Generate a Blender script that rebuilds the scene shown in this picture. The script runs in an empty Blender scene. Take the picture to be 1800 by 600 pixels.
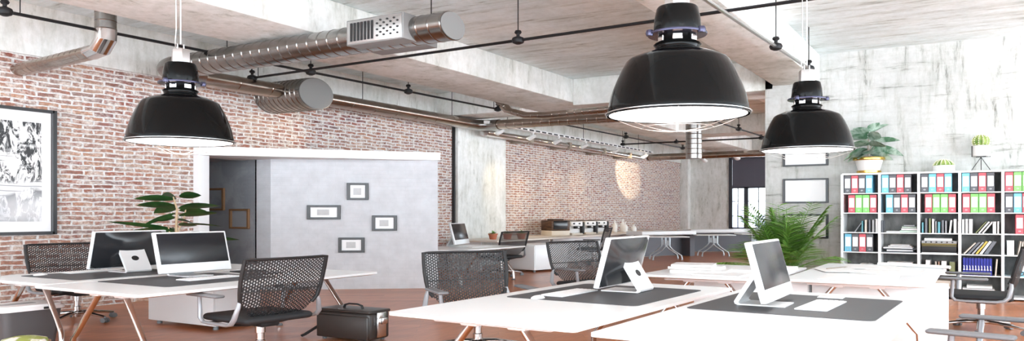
import bpy, bmesh, math, random
from mathutils import Vector, Matrix

# ------------------------------------------------------------------ constants
K = 0.65            # the photograph is squeezed vertically: every height in the place is K times the nominal one
EYE = 1.45          # nominal eye height
YAW = 31.0          # heading of the camera measured from +x (along the brick wall) toward +y (the brick wall)
F = 1372.0          # focal length in pixels of the 1800 px wide frame
rnd = random.Random(7)
C = bpy.context.scene.collection
PI = math.pi

# ------------------------------------------------------------------ materials
def new_mat(name):
    m = bpy.data.materials.new(name); m.use_nodes = True
    nt = m.node_tree; b = nt.nodes['Principled BSDF']
    return m, nt, b
def mat(name, col, rough=.5, metal=0., spec=.5, emit=0., coat=0.):
    m, nt, b = new_mat(name)
    b.inputs['Base Color'].default_value = (*col, 1)
    b.inputs['Roughness'].default_value = rough
    b.inputs['Metallic'].default_value = metal
    b.inputs['Specular IOR Level'].default_value = spec
    b.inputs['Coat Weight'].default_value = coat
    if emit:
        b.inputs['Emission Color'].default_value = (*col, 1); b.inputs['Emission Strength'].default_value = emit
    return m
class N:                                    # tiny node graph helper
    def __init__(s, nt): s.nt = nt
    def n(s, typ, ins=None, **kw):
        nd = s.nt.nodes.new(typ)
        for k, v in kw.items(): setattr(nd, k, v)
        for k, v in (ins or {}).items():
            if hasattr(v, 'is_linked') or isinstance(v, bpy.types.NodeSocket): s.nt.links.new(v, nd.inputs[k])
            else: nd.inputs[k].default_value = v
        return nd
    def coords(s, scale=(1,1,1), rot=(0,0,0), loc=(0,0,0)):
        t = s.n('ShaderNodeTexCoord')
        mp = s.n('ShaderNodeMapping', {'Vector': t.outputs['Object'], 'Scale': scale, 'Rotation': rot, 'Location': loc})
        return mp.outputs['Vector']
    def noise(s, vec, scale, detail=4, rough=.6, dist=0):
        return s.n('ShaderNodeTexNoise', {'Vector': vec, 'Scale': scale, 'Detail': detail, 'Roughness': rough, 'Distortion': dist}).outputs['Fac']
    def ramp(s, fac, stops, interp='LINEAR'):
        r = s.n('ShaderNodeValToRGB', {'Fac': fac}); cr = r.color_ramp; cr.interpolation = interp
        while len(cr.elements) < len(stops): cr.elements.new(.5)
        for e, (p, c) in zip(cr.elements, stops): e.position = p; e.color = (*c, 1) if len(c) == 3 else c
        return r.outputs['Color']
    def mix(s, fac, a, b, mode='MIX'):
        nd = s.n('ShaderNodeMix', data_type='RGBA', blend_type=mode)
        for i, v in ((0, fac), (6, a), (7, b)):
            if isinstance(v, bpy.types.NodeSocket): s.nt.links.new(v, nd.inputs[i])
            else: nd.inputs[i].default_value = v if i == 0 else (*v, 1)
        return nd.outputs[2]
    def bump(s, b, h, strength=.3, dist=.02):
        nd = s.n('ShaderNodeBump', {'Height': h, 'Strength': strength, 'Distance': dist})
        s.nt.links.new(nd.outputs['Normal'], b.inputs['Normal'])

def concrete(name, streak, tone=1.0, dark=.55, cross=False):
    """board marked concrete; streak = mapping scale that stretches the streaks"""
    m, nt, b = new_mat(name); g = N(nt)
    v = g.coords()
    vs = g.coords(scale=streak)
    big = g.noise(v, .9, 5, .6)
    st = g.noise(vs, 1.0, 6, .72, .3)
    st2 = g.noise(g.coords(scale=(1.6,1.6,16) if cross else tuple(q*2.3 for q in streak), loc=(3,5,1)), 1.0, 5, .7)
    fine = g.noise(v, 14, 5, .7)
    tn = tone if isinstance(tone, tuple) else (tone,)*3
    tint = lambda *q: tuple(min(.92, a*b_) for a, b_ in zip(q, tn))
    c1 = g.ramp(big, [(.3, tint(.70,.71,.685)), (.5, tint(.84,.845,.825)), (.72, tint(.90,.90,.89))])
    c2 = g.ramp(st, [(.28, (dark*.75,dark*.75,dark*.69)), (.40, (.86,.86,.835)), (.52, (1,1,1))])
    c3 = g.ramp(st2, [(.28, (dark*.85,dark*.85,dark*.80)), (.40, (.94,.94,.925)), (.55, (1,1,1))])
    c4 = g.ramp(fine, [(.3, (.88,.88,.87)), (.6, (1,1,1))])
    c = g.mix(1., g.mix(1., g.mix(1., c1, c2, 'MULTIPLY'), c3, 'MULTIPLY'), c4, 'MULTIPLY')
    nt.links.new(c, b.inputs['Base Color'])
    b.inputs['Roughness'].default_value = .8; b.inputs['Specular IOR Level'].default_value = .3
    g.bump(b, st, .25, .02)
    return m

def brick_mat():
    m, nt, b = new_mat('old_brick'); g = N(nt)
    t = g.n('ShaderNodeTexCoord')
    sp = g.n('ShaderNodeSeparateXYZ', {'Vector': t.outputs['Object']})
    zz = g.n('ShaderNodeMath', {0: sp.outputs['Z'], 1: 1/K}, operation='MULTIPLY')
    xx = g.n('ShaderNodeMath', {0: sp.outputs['X'], 1: sp.outputs['Y']}, operation='ADD')
    cv = g.n('ShaderNodeCombineXYZ', {'X': xx.outputs[0], 'Y': zz.outputs[0]})
    wob = g.n('ShaderNodeTexNoise', {'Vector': cv.outputs[0], 'Scale': 5., 'Detail': 3.})
    dv = g.n('ShaderNodeVectorMath', {0: wob.outputs['Color'], 1: (.5,.5,.5)}, operation='SUBTRACT')
    dv2 = g.n('ShaderNodeVectorMath', {0: dv.outputs[0], 'Scale': .06}, operation='SCALE')
    av = g.n('ShaderNodeVectorMath', {0: cv.outputs[0], 1: dv2.outputs[0]}, operation='ADD')
    br = g.n('ShaderNodeTexBrick', {'Vector': av.outputs[0], 'Scale': 1., 'Mortar Size': .013, 'Mortar Smooth': .3, 'Bias': 0.,
             'Brick Width': .22, 'Row Height': .070, 'Color1': (0,0,0,1), 'Color2': (1,1,1,1), 'Mortar': (.5,.5,.5,1)})
    tone = g.ramp(br.outputs['Color'], [(0, (.17,.055,.045)), (.2, (.38,.13,.09)), (.4, (.26,.10,.095)), (.55, (.50,.25,.15)), (.7, (.33,.11,.08)), (.85, (.22,.14,.15)), (1, (.52,.30,.20))])
    n1 = g.noise(cv.outputs[0], 9, 6, .7)
    n2 = g.noise(cv.outputs[0], 1.1, 4, .6)
    n3 = g.noise(cv.outputs[0], 30, 4, .7)
    tone = g.mix(g.ramp(n1, [(.46, (0,0,0)), (.62, (.9,.9,.9))]), tone, (.80,.74,.69))
    tone = g.mix(g.ramp(n3, [(.36, (.65,.65,.65)), (.52, (0,0,0))]), tone, (.12,.085,.085))
    tone = g.mix(g.ramp(n2, [(.35, (.0,.0,.0)), (.7, (.4,.4,.4))]), tone, (.62,.46,.34))
    mort = g.ramp(n3, [(.3, (.50,.48,.47)), (.6, (.80,.78,.76))])
    col = g.mix(br.outputs['Fac'], tone, mort)
    nt.links.new(col, b.inputs['Base Color'])
    b.inputs['Roughness'].default_value = .85; b.inputs['Specular IOR Level'].default_value = .25
    hh = g.n('ShaderNodeMath', {0: n3, 1: br.outputs['Fac']}, operation='SUBTRACT')
    g.bump(b, hh.outputs[0], .55, .012)
    return m

def painted_brick(name, col):
    m, nt, b = new_mat(name); g = N(nt)
    t = g.n('ShaderNodeTexCoord')
    sp = g.n('ShaderNodeSeparateXYZ', {'Vector': t.outputs['Object']})
    zz = g.n('ShaderNodeMath', {0: sp.outputs['Z'], 1: 1/K}, operation='MULTIPLY')
    xx = g.n('ShaderNodeMath', {0: sp.outputs['X'], 1: sp.outputs['Y']}, operation='SUBTRACT')
    cv = g.n('ShaderNodeCombineXYZ', {'X': xx.outputs[0], 'Y': zz.outputs[0]})
    br = g.n('ShaderNodeTexBrick', {'Vector': cv.outputs[0], 'Scale': 1., 'Mortar Size': .006, 'Mortar Smooth': .8, 'Brick Width': .3, 'Row Height': .075})
    nz = g.noise(cv.outputs[0], 4, 5, .6)
    c = g.ramp(nz, [(.3, tuple(q*.86 for q in col)), (.65, col)])
    c = g.mix(g.n('ShaderNodeMath', {0: br.outputs['Fac'], 1: .16}, operation='MULTIPLY').outputs[0], c, tuple(q*.8 for q in col))
    nt.links.new(c, b.inputs['Base Color']); b.inputs['Roughness'].default_value = .6
    inv = g.n('ShaderNodeMath', {0: 1., 1: br.outputs['Fac']}, operation='SUBTRACT')
    g.bump(b, inv.outputs[0], .2, .008)
    return m

def floor_mat():
    m, nt, b = new_mat('wood_floor'); g = N(nt)
    v = g.coords(rot=(0,0,math.radians(58)))
    br = g.n('ShaderNodeTexBrick', {'Vector': v, 'Scale': 1., 'Mortar Size': .002, 'Mortar Smooth': .2, 'Brick Width': 1.3, 'Row Height': .14,
             'Color1': (0,0,0,1), 'Color2': (1,1,1,1), 'Mortar': (.5,.5,.5,1)})
    vs = g.coords(scale=(1.5, 14, 1), rot=(0,0,math.radians(58)))
    gr = g.noise(vs, 1.4, 6, .65, .5)
    c1 = g.ramp(br.outputs['Color'], [(0, (.46,.155,.055)), (.5, (.54,.195,.075)), (1, (.60,.235,.10))])
    c2 = g.ramp(gr, [(.25, (.68,.63,.60)), (.55, (1,1,1)), (.75, (1.0,.97,.94))])
    c = g.mix(1., c1, c2, 'MULTIPLY')
    c = g.mix(g.n('ShaderNodeMath', {0: br.outputs['Fac'], 1: .5}, operation='MULTIPLY').outputs[0], c, (.16,.07,.04))
    nt.links.new(c, b.inputs['Base Color'])
    b.inputs['Roughness'].default_value = .28; b.inputs['Specular IOR Level'].default_value = .32
    g.bump(b, gr, .06, .01)
    return m

def mesh_fabric():
    m, nt, b = new_mat('black_mesh_fabric'); g = N(nt)
    t = g.n('ShaderNodeTexCoord')
    sp = g.n('ShaderNodeSeparateXYZ', {'Vector': t.outputs['Object']})
    cv = g.n('ShaderNodeCombineXYZ', {'X': sp.outputs['Z'], 'Y': sp.outputs['Y']})
    br = g.n('ShaderNodeTexBrick', {'Vector': cv.outputs[0], 'Scale': 1., 'Mortar Size': .0041, 'Mortar Smooth': .0, 'Brick Width': .0190, 'Row Height': .0165})
    b.inputs['Base Color'].default_value = (.018,.019,.021,1); b.inputs['Roughness'].default_value = .55
    fac = g.n('ShaderNodeMath', {0: br.outputs['Fac'], 1: .5}, operation='GREATER_THAN')
    nt.links.new(fac.outputs[0], b.inputs['Alpha'])
    return m

def steel(name, col, rough):
    m, nt, b = new_mat(name); g = N(nt)
    nz = g.noise(g.coords(scale=(3,3,3)), 2, 4, .6)
    c = g.ramp(nz, [(.35, tuple(q*.8 for q in col)), (.65, col)])
    nt.links.new(c, b.inputs['Base Color']); b.inputs['Metallic'].default_value = 1.
    b.inputs['Roughness'].default_value = rough
    return m

def two_tone(name, a, b_, scale, lo=.45, hi=.55, stretch=(1,1,1), rough=.5):
    m, nt, b = new_mat(name); g = N(nt)
    nz = g.noise(g.coords(scale=stretch), scale, 5, .6, .4)
    nt.links.new(g.ramp(nz, [(lo, a), (hi, b_)]), b.inputs['Base Color']); b.inputs['Roughness'].default_value = rough
    return m

def ink_art():
    m, nt, b = new_mat('ink_brush_art'); g = N(nt)
    v = g.coords(scale=(1,1,1/K))
    sep = g.n('ShaderNodeSeparateXYZ', {'Vector': v})
    big = g.noise(v, 1.5, 3, .5, .8)
    sv = g.coords(scale=(7, 1, 1.9/K), rot=(0, math.radians(38), 0))
    sn = g.noise(sv, 1.6, 7, .72, 1.4)
    strokes = g.ramp(sn, [(.475, (.012,.012,.014)), (.535, (.85,.85,.84))])
    lines = g.n('ShaderNodeTexWave', {'Vector': v, 'Scale': 4.5, 'Distortion': 1.2, 'Detail': 2.}, bands_direction='Z')
    pale = g.ramp(lines.outputs['Fac'], [(.03, (.25,.25,.26)), (.08, (.86,.86,.85))])
    c = g.mix(g.ramp(big, [(.42, (0,0,0)), (.46, (1,1,1))]), pale, strokes)
    fade = g.ramp(g.n('ShaderNodeMath', {0: sep.outputs['Z'], 1: g.n('ShaderNodeMath', {0: big, 1: .5}, operation='MULTIPLY').outputs[0]}, operation='SUBTRACT').outputs[0],
                  [(.18, (1,1,1)), (.62, (0,0,0))])
    wash = g.ramp(big, [(.35, (.30,.32,.36)), (.6, (.86,.86,.86))])
    c = g.mix(g.mix(.75, (0,0,0), fade, 'MIX'), c, wash)
    nt.links.new(c, b.inputs['Base Color']); b.inputs['Roughness'].default_value = .35
    return m

def glass_mat():
    m = bpy.data.materials.new('window_glass'); m.use_nodes = True; nt = m.node_tree; nt.nodes.clear(); g = N(nt)
    tr = g.n('ShaderNodeBsdfTransparent', {'Color': (.95,.97,.98,1)})
    gl = g.n('ShaderNodeBsdfGlossy', {'Roughness': .03})
    fr = g.n('ShaderNodeFresnel', {'IOR': 1.45})
    mx = g.n('ShaderNodeMixShader', {0: fr.outputs[0], 1: tr.outputs[0], 2: gl.outputs[0]})
    o = g.n('ShaderNodeOutputMaterial', {'Surface': mx.outputs[0]})
    return m

def screen_mat():
    m, nt, b = new_mat('dark_glass_screen')
    b.inputs['Base Color'].default_value = (.012,.014,.018,1); b.inputs['Roughness'].default_value = .22
    b.inputs['Specular IOR Level'].default_value = .55
    return m

M = dict(
    brick=brick_mat(), con_wall=concrete('concrete_wall', (8.,8.,1.5), .72, .42, True), con_ceil=concrete('concrete_ceiling', (5.5,.8,5.5), (.97,1.06,1.12), .5),
    con_beam=concrete('concrete_beam', (3.,3.,.8), 1.0, .75), con_pil=concrete('concrete_pilaster', (5,5,1.3), 1.0, .6),
    pbrick=painted_brick('white_painted_brick', (.60,.61,.635)), white_paint=mat('white_paint', (.80,.80,.80), .55), grey_wall=two_tone('grey_plaster', (.24,.25,.27), (.31,.32,.34), 2.),
    floor=floor_mat(), steel=steel('galvanised_steel', (.34,.325,.31), .27), chrome=mat('chrome', (.62,.60,.59), .14, 1.), rawsteel=mat('brushed_steel', (.6,.6,.6), .35, 1.),
    capgrey=mat('grey_cap', (.22,.217,.213), .5), black_iron=mat('black_iron', (.010,.010,.011), .5, 0., .3),
    gloss_black=mat('gloss_black_enamel', (.004,.004,.004), .06, 0, .10), matt_black=mat('matt_black', (.012,.012,.013), .55),
    lamp_white=mat('lamp_diffuser', (1,.99,.97), .4, emit=1.0), lamp_ring=mat('dark_blue_metal', (.05,.05,.09), .25, .6),
    white=mat('white_laminate', (.83,.855,.865), .32), white_plastic=mat('white_plastic', (.84,.84,.84), .3), alu=mat('white_aluminium', (.80,.81,.82), .28, .15),
    mat_grey=mat('charcoal_desk_mat', (.065,.068,.075), .55), screen=screen_mat(), black_plastic=mat('black_gloss_plastic', (.02,.021,.024), .16),
    fabric=mesh_fabric(), cushion=mat('black_seat_fabric', (.014,.015,.017), .75), grey_metal=mat('grey_painted_metal', (.30,.31,.33), .35, .3),
    pad=mat('grey_arm_pad', (.17,.175,.185), .45), castor=mat('grey_castor', (.16,.17,.18), .35),
    leaf=two_tone('dark_green_leaf', (.012,.045,.012), (.035,.10,.022), 6., .4, .7, rough=.35), palm=two_tone('palm_green', (.08,.22,.025), (.26,.46,.09), 3., .35, .7, rough=.45),
    fig=two_tone('grey_green_leaf', (.06,.15,.08), (.40,.50,.42), 9., .40, .64, rough=.4), stem=mat('pale_stem', (.50,.36,.22), .7), twig=mat('brown_stem', (.30,.25,.2), .7),
    soil=mat('soil', (.05,.035,.025), .9), pot_white=mat('white_ceramic', (.82,.82,.81), .3), gold=mat('gold', (.75,.50,.12), .22, 1.), terracotta=mat('terracotta', (.50,.16,.08), .6),
    cactus=two_tone('cactus_green', (.10,.22,.03), (.36,.44,.12), 12., .4, .6), spine=mat('cactus_spine', (.85,.82,.62), .6),
    leather=mat('black_leather', (.028,.024,.022), .36), bin_grey=mat('charcoal_bin', (.085,.085,.09), .45), wood=mat('brown_wood', (.22,.115,.05), .55),
    dark_wood=two_tone('dark_brown_wood', (.05,.022,.012), (.10,.05,.025), 5., stretch=(1,1,6)), paper=mat('white_paper', (.85,.85,.84), .6), card=mat('white_card', (.86,.86,.86), .5),
    red=mat('red_binder', (.58,.085,.11), .4), green=mat('green_binder', (.22,.66,.14), .4), blue=mat('light_blue_binder', (.16,.50,.68), .4), dark=mat('dark_grey_binder', (.085,.085,.095), .4),
    navy=mat('royal_blue_cloth', (.012,.02,.30), .45), frame_black=mat('black_frame', (.02,.02,.022), .3), art_grey=two_tone('grey_print', (.34,.34,.34), (.68,.68,.68), 3., .3, .7), ink=ink_art(),
    glass=glass_mat(), shelf_shade=two_tone('mottled_shelf_shade', (.10,.10,.097), (.27,.27,.26), 7., .35, .7, (1,1,.5), .8), shade=mat('dark_roller_blind', (.10,.10,.13), .6), mullion=mat('dark_window_frame', (.035,.04,.055), .4), worktop=mat('pale_worktop', (.78,.72,.64), .35),
    panel=mat('blue_grey_panel', (.10,.103,.12), .5), leg_grey=mat('blue_grey_metal', (.42,.47,.50), .3, .5), leafprint=two_tone('leaf_print_cloth', (.30,.36,.07), (.80,.78,.72), 9., .47, .53),
    tan=mat('tan_band', (.36,.25,.18), .5), beige=mat('beige_cover', (.62,.56,.48), .5), olive=mat('olive_cover', (.20,.22,.10), .5), slate=mat('slate_cover', (.14,.15,.17), .45),
    teal=mat('teal_cover', (.12,.36,.42), .45), mint=mat('pale_green_cover', (.55,.66,.56), .5), yellow=mat('yellow_trim', (.55,.42,.07), .45), mid=mat('mid_grey_cover', (.36,.37,.38), .5),
    building=mat('far_building', (.30,.28,.36), .8), warm_bulb=mat('warm_lamp_face', (1,.82,.5), .4, emit=6.), copper=steel('copper_toned_steel', (.44,.37,.32), .26))

# ------------------------------------------------------------------ mesh building
def bm_box(bm, c, s, bev=0., seg=2, rot=None):
    r = bmesh.ops.create_cube(bm, size=1.0)
    vs = r['verts']
    for v in vs: v.co = Vector((v.co.x*s[0], v.co.y*s[1], v.co.z*s[2]))
    if bev:
        es = list({e for v in vs for e in v.link_edges})
        q = bmesh.ops.bevel(bm, geom=es, offset=min(bev, min(s)*.49), segments=seg, affect='EDGES', profile=.5)
        vs = list({v for f in q['faces'] for v in f.verts} | {v for v in vs if v.is_valid})
    T = Matrix.Translation(Vector(c)) @ (rot.to_4x4() if rot else Matrix.Identity(4))
    for v in vs: v.co = T @ v.co
    return vs
def box2(bm, x0, x1, y0, y1, z0, z1, bev=0., seg=2):
    return bm_box(bm, ((x0+x1)/2, (y0+y1)/2, (z0+z1)/2), (abs(x1-x0), abs(y1-y0), abs(z1-z0)), bev, seg)
def tube(bm, pts, r, seg=12, cap=True, closed=False, flat=1.):
    P = [Vector(p) for p in pts]; n = len(P)
    R = r if isinstance(r, (list, tuple)) else [r]*n
    T = []
    for i in range(n):
        if closed: t = P[(i+1) % n]-P[i-1]
        else: t = P[min(i+1, n-1)]-P[max(i-1, 0)]
        T.append(t.normalized())
    up = Vector((0,0,1)) if abs(T[0].z) < .9 else Vector((1,0,0))
    nrm = (up-T[0]*up.dot(T[0])).normalized()
    rings = []
    for i in range(n):
        nrm = (nrm-T[i]*nrm.dot(T[i])).normalized()
        bi = T[i].cross(nrm)
        rings.append([bm.verts.new(P[i]+R[i]*(math.cos(a)*nrm*flat+math.sin(a)*bi)) for a in (2*PI*k/seg for k in range(seg))])
    for i in range(n if closed else n-1):
        a, b = rings[i], rings[(i+1) % n]
        for k in range(seg): bm.faces.new((a[k], a[(k+1) % seg], b[(k+1) % seg], b[k]))
    if cap and not closed:
        bm.faces.new(rings[0][::-1]); bm.faces.new(rings[-1])
def lathe(bm, prof, seg=32, c=(0,0,0), capb=True, capt=True):
    rings = []
    for r, z in prof:
        rings.append([bm.verts.new((c[0]+r*math.cos(2*PI*k/seg), c[1]+r*math.sin(2*PI*k/seg), c[2]+z)) for k in range(seg)])
    for a, b in zip(rings, rings[1:]):
        for k in range(seg): bm.faces.new((a[k], a[(k+1) % seg], b[(k+1) % seg], b[k]))
    if capb: bm.faces.new(rings[0][::-1])
    if capt: bm.faces.new(rings[-1])
def prism(bm, poly, z0, z1):
    a = [bm.verts.new((x, y, z0)) for x, y in poly]; b = [bm.verts.new((x, y, z1)) for x, y in poly]
    n = len(poly)
    bm.faces.new(a[::-1]); bm.faces.new(b)
    for i in range(n): bm.faces.new((a[i], a[(i+1) % n], b[(i+1) % n], b[i]))
def rounded(x0, x1, y0, y1, r, seg=5):
    out = []
    for cx, cy, a0 in ((x1-r, y1-r, 0), (x0+r, y1-r, 90), (x0+r, y0+r, 180), (x1-r, y0+r, 270)):
        for k in range(seg+1):
            a = math.radians(a0+90*k/seg); out.append((cx+r*math.cos(a), cy+r*math.sin(a)))
    return out
def ring_tube(bm, pts, r, pitch=.13, seg=24):
    """straight or bent duct with raised seams every pitch metres"""
    P = [Vector(p) for p in pts]; out = []; rad = []
    for i in range(len(P)-1):
        L = (P[i+1]-P[i]).length; k = max(1, round(L/pitch)); d = (P[i+1]-P[i])/k
        for j in range(k):
            q = P[i]+d*j; w = d.normalized()*min(.008, L/k*.2)
            if j == 0 and i > 0: out.append(q); rad.append(r)
            else: out += [q, q+w, q+2*w]; rad += [r, r*1.03, r]
    out.append(P[-1]); rad.append(r)
    tube(bm, out, rad, max(seg, 34))
def bend(p, d0, d1, rad, n=8):
    """points of a quarter bend at corner p, arriving along d0 and leaving along d1"""
    p, d0, d1 = Vector(p), Vector(d0).normalized(), Vector(d1).normalized()
    c = p-d0*rad+d1*rad
    return [c+(-d1*math.cos(t)+d0*math.sin(t))*rad for t in (PI/2*k/n for k in range(n+1))]
def arc(c, r, a0, a1, n, z=None):
    return [(c[0]+r*math.cos(math.radians(a0+(a1-a0)*k/n)), c[1]+r*math.sin(math.radians(a0+(a1-a0)*k/n)), c[2]) for k in range(n+1)]

DUCT_PARTS = ('duct_pipe', 'elbow', 'branch_pipe', 'drop_pipe', 'branch_stub', 'riser')
def obj(name, build, m, parent=None, loc=(0,0,0), rz=0., ang=35, label=None):
    if name in DUCT_PARTS: ang = 15
    bm = build if isinstance(build, bmesh.types.BMesh) else None
    if bm is None:
        bm = bmesh.new(); build(bm)
    bmesh.ops.recalc_face_normals(bm, faces=bm.faces[:])
    me = bpy.data.meshes.new(name); bm.to_mesh(me); bm.free()
    me.materials.append(M[m] if isinstance(m, str) else m)
    me.shade_smooth(); me.set_sharp_from_angle(angle=math.radians(ang))
    o = bpy.data.objects.new(name, me); C.objects.link(o)
    o.location = loc; o.rotation_euler = (0, 0, rz)
    if parent: o.parent = parent
    if label: o['label'] = label
    return o
def tag(o, label, cat, group=None, kind=None):
    o['label'] = label; o['category'] = cat
    if group: o['group'] = group
    if kind: o['kind'] = kind
    return o
def thing(name, label, cat, loc=(0,0,0), rz=0., group=None):
    o = bpy.data.objects.new(name, None); C.objects.link(o); o.empty_display_size = .1
    o.location = loc; o.rotation_euler = (0, 0, rz)
    return tag(o, label, cat, group)
def struct(name, build, m, parent=None, ang=35):
    o = obj(name, build, m, parent, ang=ang)
    if not parent: o['kind'] = 'structure'
    return o
def dup(root, loc, rz, label, group=None):
    r = root.copy(); C.objects.link(r); r.location = loc; r.rotation_euler = (0, 0, rz); r['label'] = label
    if group: r['group'] = group
    for ch in list(root.children):
        c = ch.copy(); C.objects.link(c); c.parent = r
        for g in ch.children:
            d = g.copy(); C.objects.link(d); d.parent = c
    return r

# ================================================================== THE ROOM
WY = 7.65; ZC = 4.45; XE = 22.6; XS = 10.2
struct('floor', lambda b: (box2(b, -4, 10.7, -5.5, 12, -.12, 0), box2(b, 10.7, 26, -5, 12, -.12, 0)), 'floor')
struct('ceiling',  lambda b: (box2(b, -4, 10.7, -5.5, 10.4, ZC, ZC+.25), box2(b, 10.7, XE+.3, -5, 10.4, ZC, ZC+.25)), 'con_ceil')
def _wl(b):
    box2(b, -4, 5.86, WY, WY+.25, 0, 3.72); box2(b, 5.86, 6.6, WY, WY+.25, 2.45, 3.72); box2(b, 6.6, XE, WY, WY+.25, 0, 3.72)
struct('wall_left', _wl, 'brick')
struct('trim_1', lambda b: box2(b, -2.5, XE, WY-.03, WY+.25, 3.72, ZC), 'con_beam')
struct('wall_back', lambda b: box2(b, XS, XS+.5, -5.5, 2.36, 0, ZC), 'con_wall')
def _we(b):
    box2(b, XE, XE+.3, 6.2, 8, 0, ZC); box2(b, XE, XE+.3, -4, 4.6, 0, ZC)
    box2(b, XE, XE+.3, 4.6, 6.2, 0, .7); box2(b, XE, XE+.3, 4.6, 6.2, 3.9, ZC)
struct('wall_end', _we, 'con_pil')
struct('trim_2', lambda b: box2(b, XE-.2, XE, 7.4, WY, 0, ZC, .01), 'con_pil')
struct('trim_3', lambda b: box2(b, 10.8, 12.35, WY-.10, WY, 0, ZC, .01), 'con_pil')
struct('dark_strip', lambda b: box2(b, 10.76, 10.8, WY-.05, WY, 0, 3.72, .01), 'matt_black')  # narrow dark strip along the left edge of the pilaster
# ceiling beams along the room and across it
for k, (a, bb, zb) in enumerate(((5.1, 6.05, 3.92), (1.7, 2.25, 3.92))):
    struct('ceiling_beam', (lambda a, bb, zb: lambda b: box2(b, -2.5, XS if k else XE, a, bb, zb, ZC, .02))(a, bb, zb), 'con_beam')
struct('ceiling_beam', lambda b: box2(b, XS, XS+.75, 2.25, 5.1, 3.85, ZC, .02), 'con_beam')
struct('ceiling_beam', lambda b: box2(b, XS+.1, XS+.75, 6.05, WY-.02, 3.86, ZC, .02), 'con_beam')
for x in (15.6, 20.6):
    struct('ceiling_beam', (lambda x: lambda b: box2(b, x, x+.7, -5, 5.1, 3.9, ZC, .02))(x), 'con_beam')
struct('ceiling_beam', lambda b: box2(b, XS+.75, XE, 2.0, 2.7, 3.9, ZC, .02), 'con_beam')
# angled white partition, its header, the door post and the passage beyond the brick wall
PA, PB = Vector((6.62, 7.40)), Vector((7.86, 5.80))
struct('wall_partition', lambda b: prism(b, [PA, PB, (PB.x+.02, WY-.0), (6.62, WY-.0)], 0, 2.45), 'pbrick')
struct('trim_5', lambda b: prism(b, [(5.72, WY), (5.72, 7.55), (7.86, 5.76), (7.92, 5.82), (7.92, WY)], 2.45, 2.60), 'white_paint')
struct('trim_6', lambda b: box2(b, 5.72, 5.86, 7.55, WY+.25, 0, 2.45, .006), 'white_paint')
struct('wall_passage', lambda b: (box2(b, 6.6, 6.8, WY, 10.2, 0, 2.6), box2(b, 5.6, 5.8, WY+.25, 10.2, 0, 2.6), box2(b, 5.8, 6.6, 10, 10.2, 0, 2.6), box2(b, 5.8, 6.6, WY+.25, 10, 2.45, 2.6)), 'grey_wall')
# end window with a dark roller blind over its upper third
w = thing('window_1', 'tall dark framed window with lowered grey blind in the far concrete wall', 'window', (XE, 5.4, .7)); w['kind'] = 'structure'
def _wf(b):
    for y in (-.8, .8): box2(b, -.03, .1, y-.05, y+.05, 0, 3.2)
    for z in (0.04, 3.16): box2(b, -.03, .1, -.8, .8, z-.05, z+.05)
    box2(b, -.02, .09, .30, .42, 0, 3.2)
    box2(b, -.02, .09, -.8, .8, 1.82, 1.95)
    for y in (-.35, 0.02, .6): box2(b, 0, .06, y-.012, y+.012, 0, 1.9)
    for z in (.6, 1.25): box2(b, 0, .06, -.8, .8, z-.012, z+.012)
obj('window_frame', _wf, 'mullion', w)
obj('window_pane', lambda b: box2(b, .05, .06, -.78, .78, .02, 3.15), 'glass', w)
def _bl(b):
    box2(b, -.045, -.033, -.74, .74, 1.9, 3.1); tube(b, [(-.045,-.76,3.12), (-.045,.76,3.12)], .035, 10); box2(b, -.05, -.03, -.75, .75, 1.88, 1.91)
    for y in (-.3, .12): box2(b, -.05, -.046, y-.01, y+.01, 1.9, 3.1)
    box2(b, -.05, -.046, -.74, .74, 2.45, 2.47)
obj('roller_blind', _bl, 'shade', w)
for (x, y, wd, h) in ((40, 11.5, 2.2, 2.1), (42, 9.3, 1.4, 1.2), (41, 7.6, 1.6, .9)):
    o = obj('far_building', (lambda wd, h: lambda b: (box2(b, -1, 1, -wd/2, wd/2, 0, h), box2(b, -.4, .4, -wd*.3, wd*.1, h, h+.4)))(wd, h), 'building', loc=(x, y, 0))
    tag(o, 'pale violet grey building seen outside through the lower panes of the far window', 'building', 'buildings outside the far window')

# ================================================================== DUCTS AND PIPES
def cable(b, x, y, z0, z1, r=.006): tube(b, [(x, y, z0), (x, y, z1)], r, 6)
def hangers(t, *ps):
    for q in ps: obj('hanger', (lambda q: lambda b: cable(b, *q, .005))(q), 'black_iron', t)
d = thing('air_duct', 'large round steel duct with square grille box and open grey end below the ceiling', 'duct', (5.06, 5.3, 3.73))
def _d1(b):
    y0 = -1.71; ring_tube(b, [(0, y0, 0), (0, 1.62, 0)], .17, .12)
obj('duct_pipe', _d1, 'steel', d)
obj('elbow', lambda b: ring_tube(b, [Vector((0, 1.62, 0))] + bend((0, 1.95, -.0), (0,1,0), (1,0,0), .28) + [Vector((.42, 1.95, 0))], .17, .10), 'steel', d)
obj('end_cap', lambda b: tube(b, [(0, -1.712, 0), (0, -1.718, 0)], .164, 28), 'capgrey', d)
def _gb(b): box2(b, -.23, .22, -1.40, -.80, -.16, .16, .006)
gb = obj('grille_box', _gb, 'capgrey', d, label='grey sheet metal box around the duct')
def _gf(b):
    box2(b, -.236, -.228, -1.385, -.815, -.145, .145, .002)
obj('grille_plate', _gf, 'rawsteel', gb)
def _gs(b):
    for k in range(7): y = -.86-k*.037; box2(b, -.241, -.235, y-.011, y+.011, -.115, .115)
    for i in range(7):
        for j in range(3):
            y = -1.135-i*.035; z = -.085+j*.075+(.037 if i % 2 else 0)
            tube(b, [(-.235, y, z), (-.241, y, z)], .012, 8)
obj('grille_opening', _gs, 'matt_black', gb)
hangers(d, (0, -1.5, .16, ZC-3.73), (-.05, .9, .16, ZC-3.73))

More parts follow.
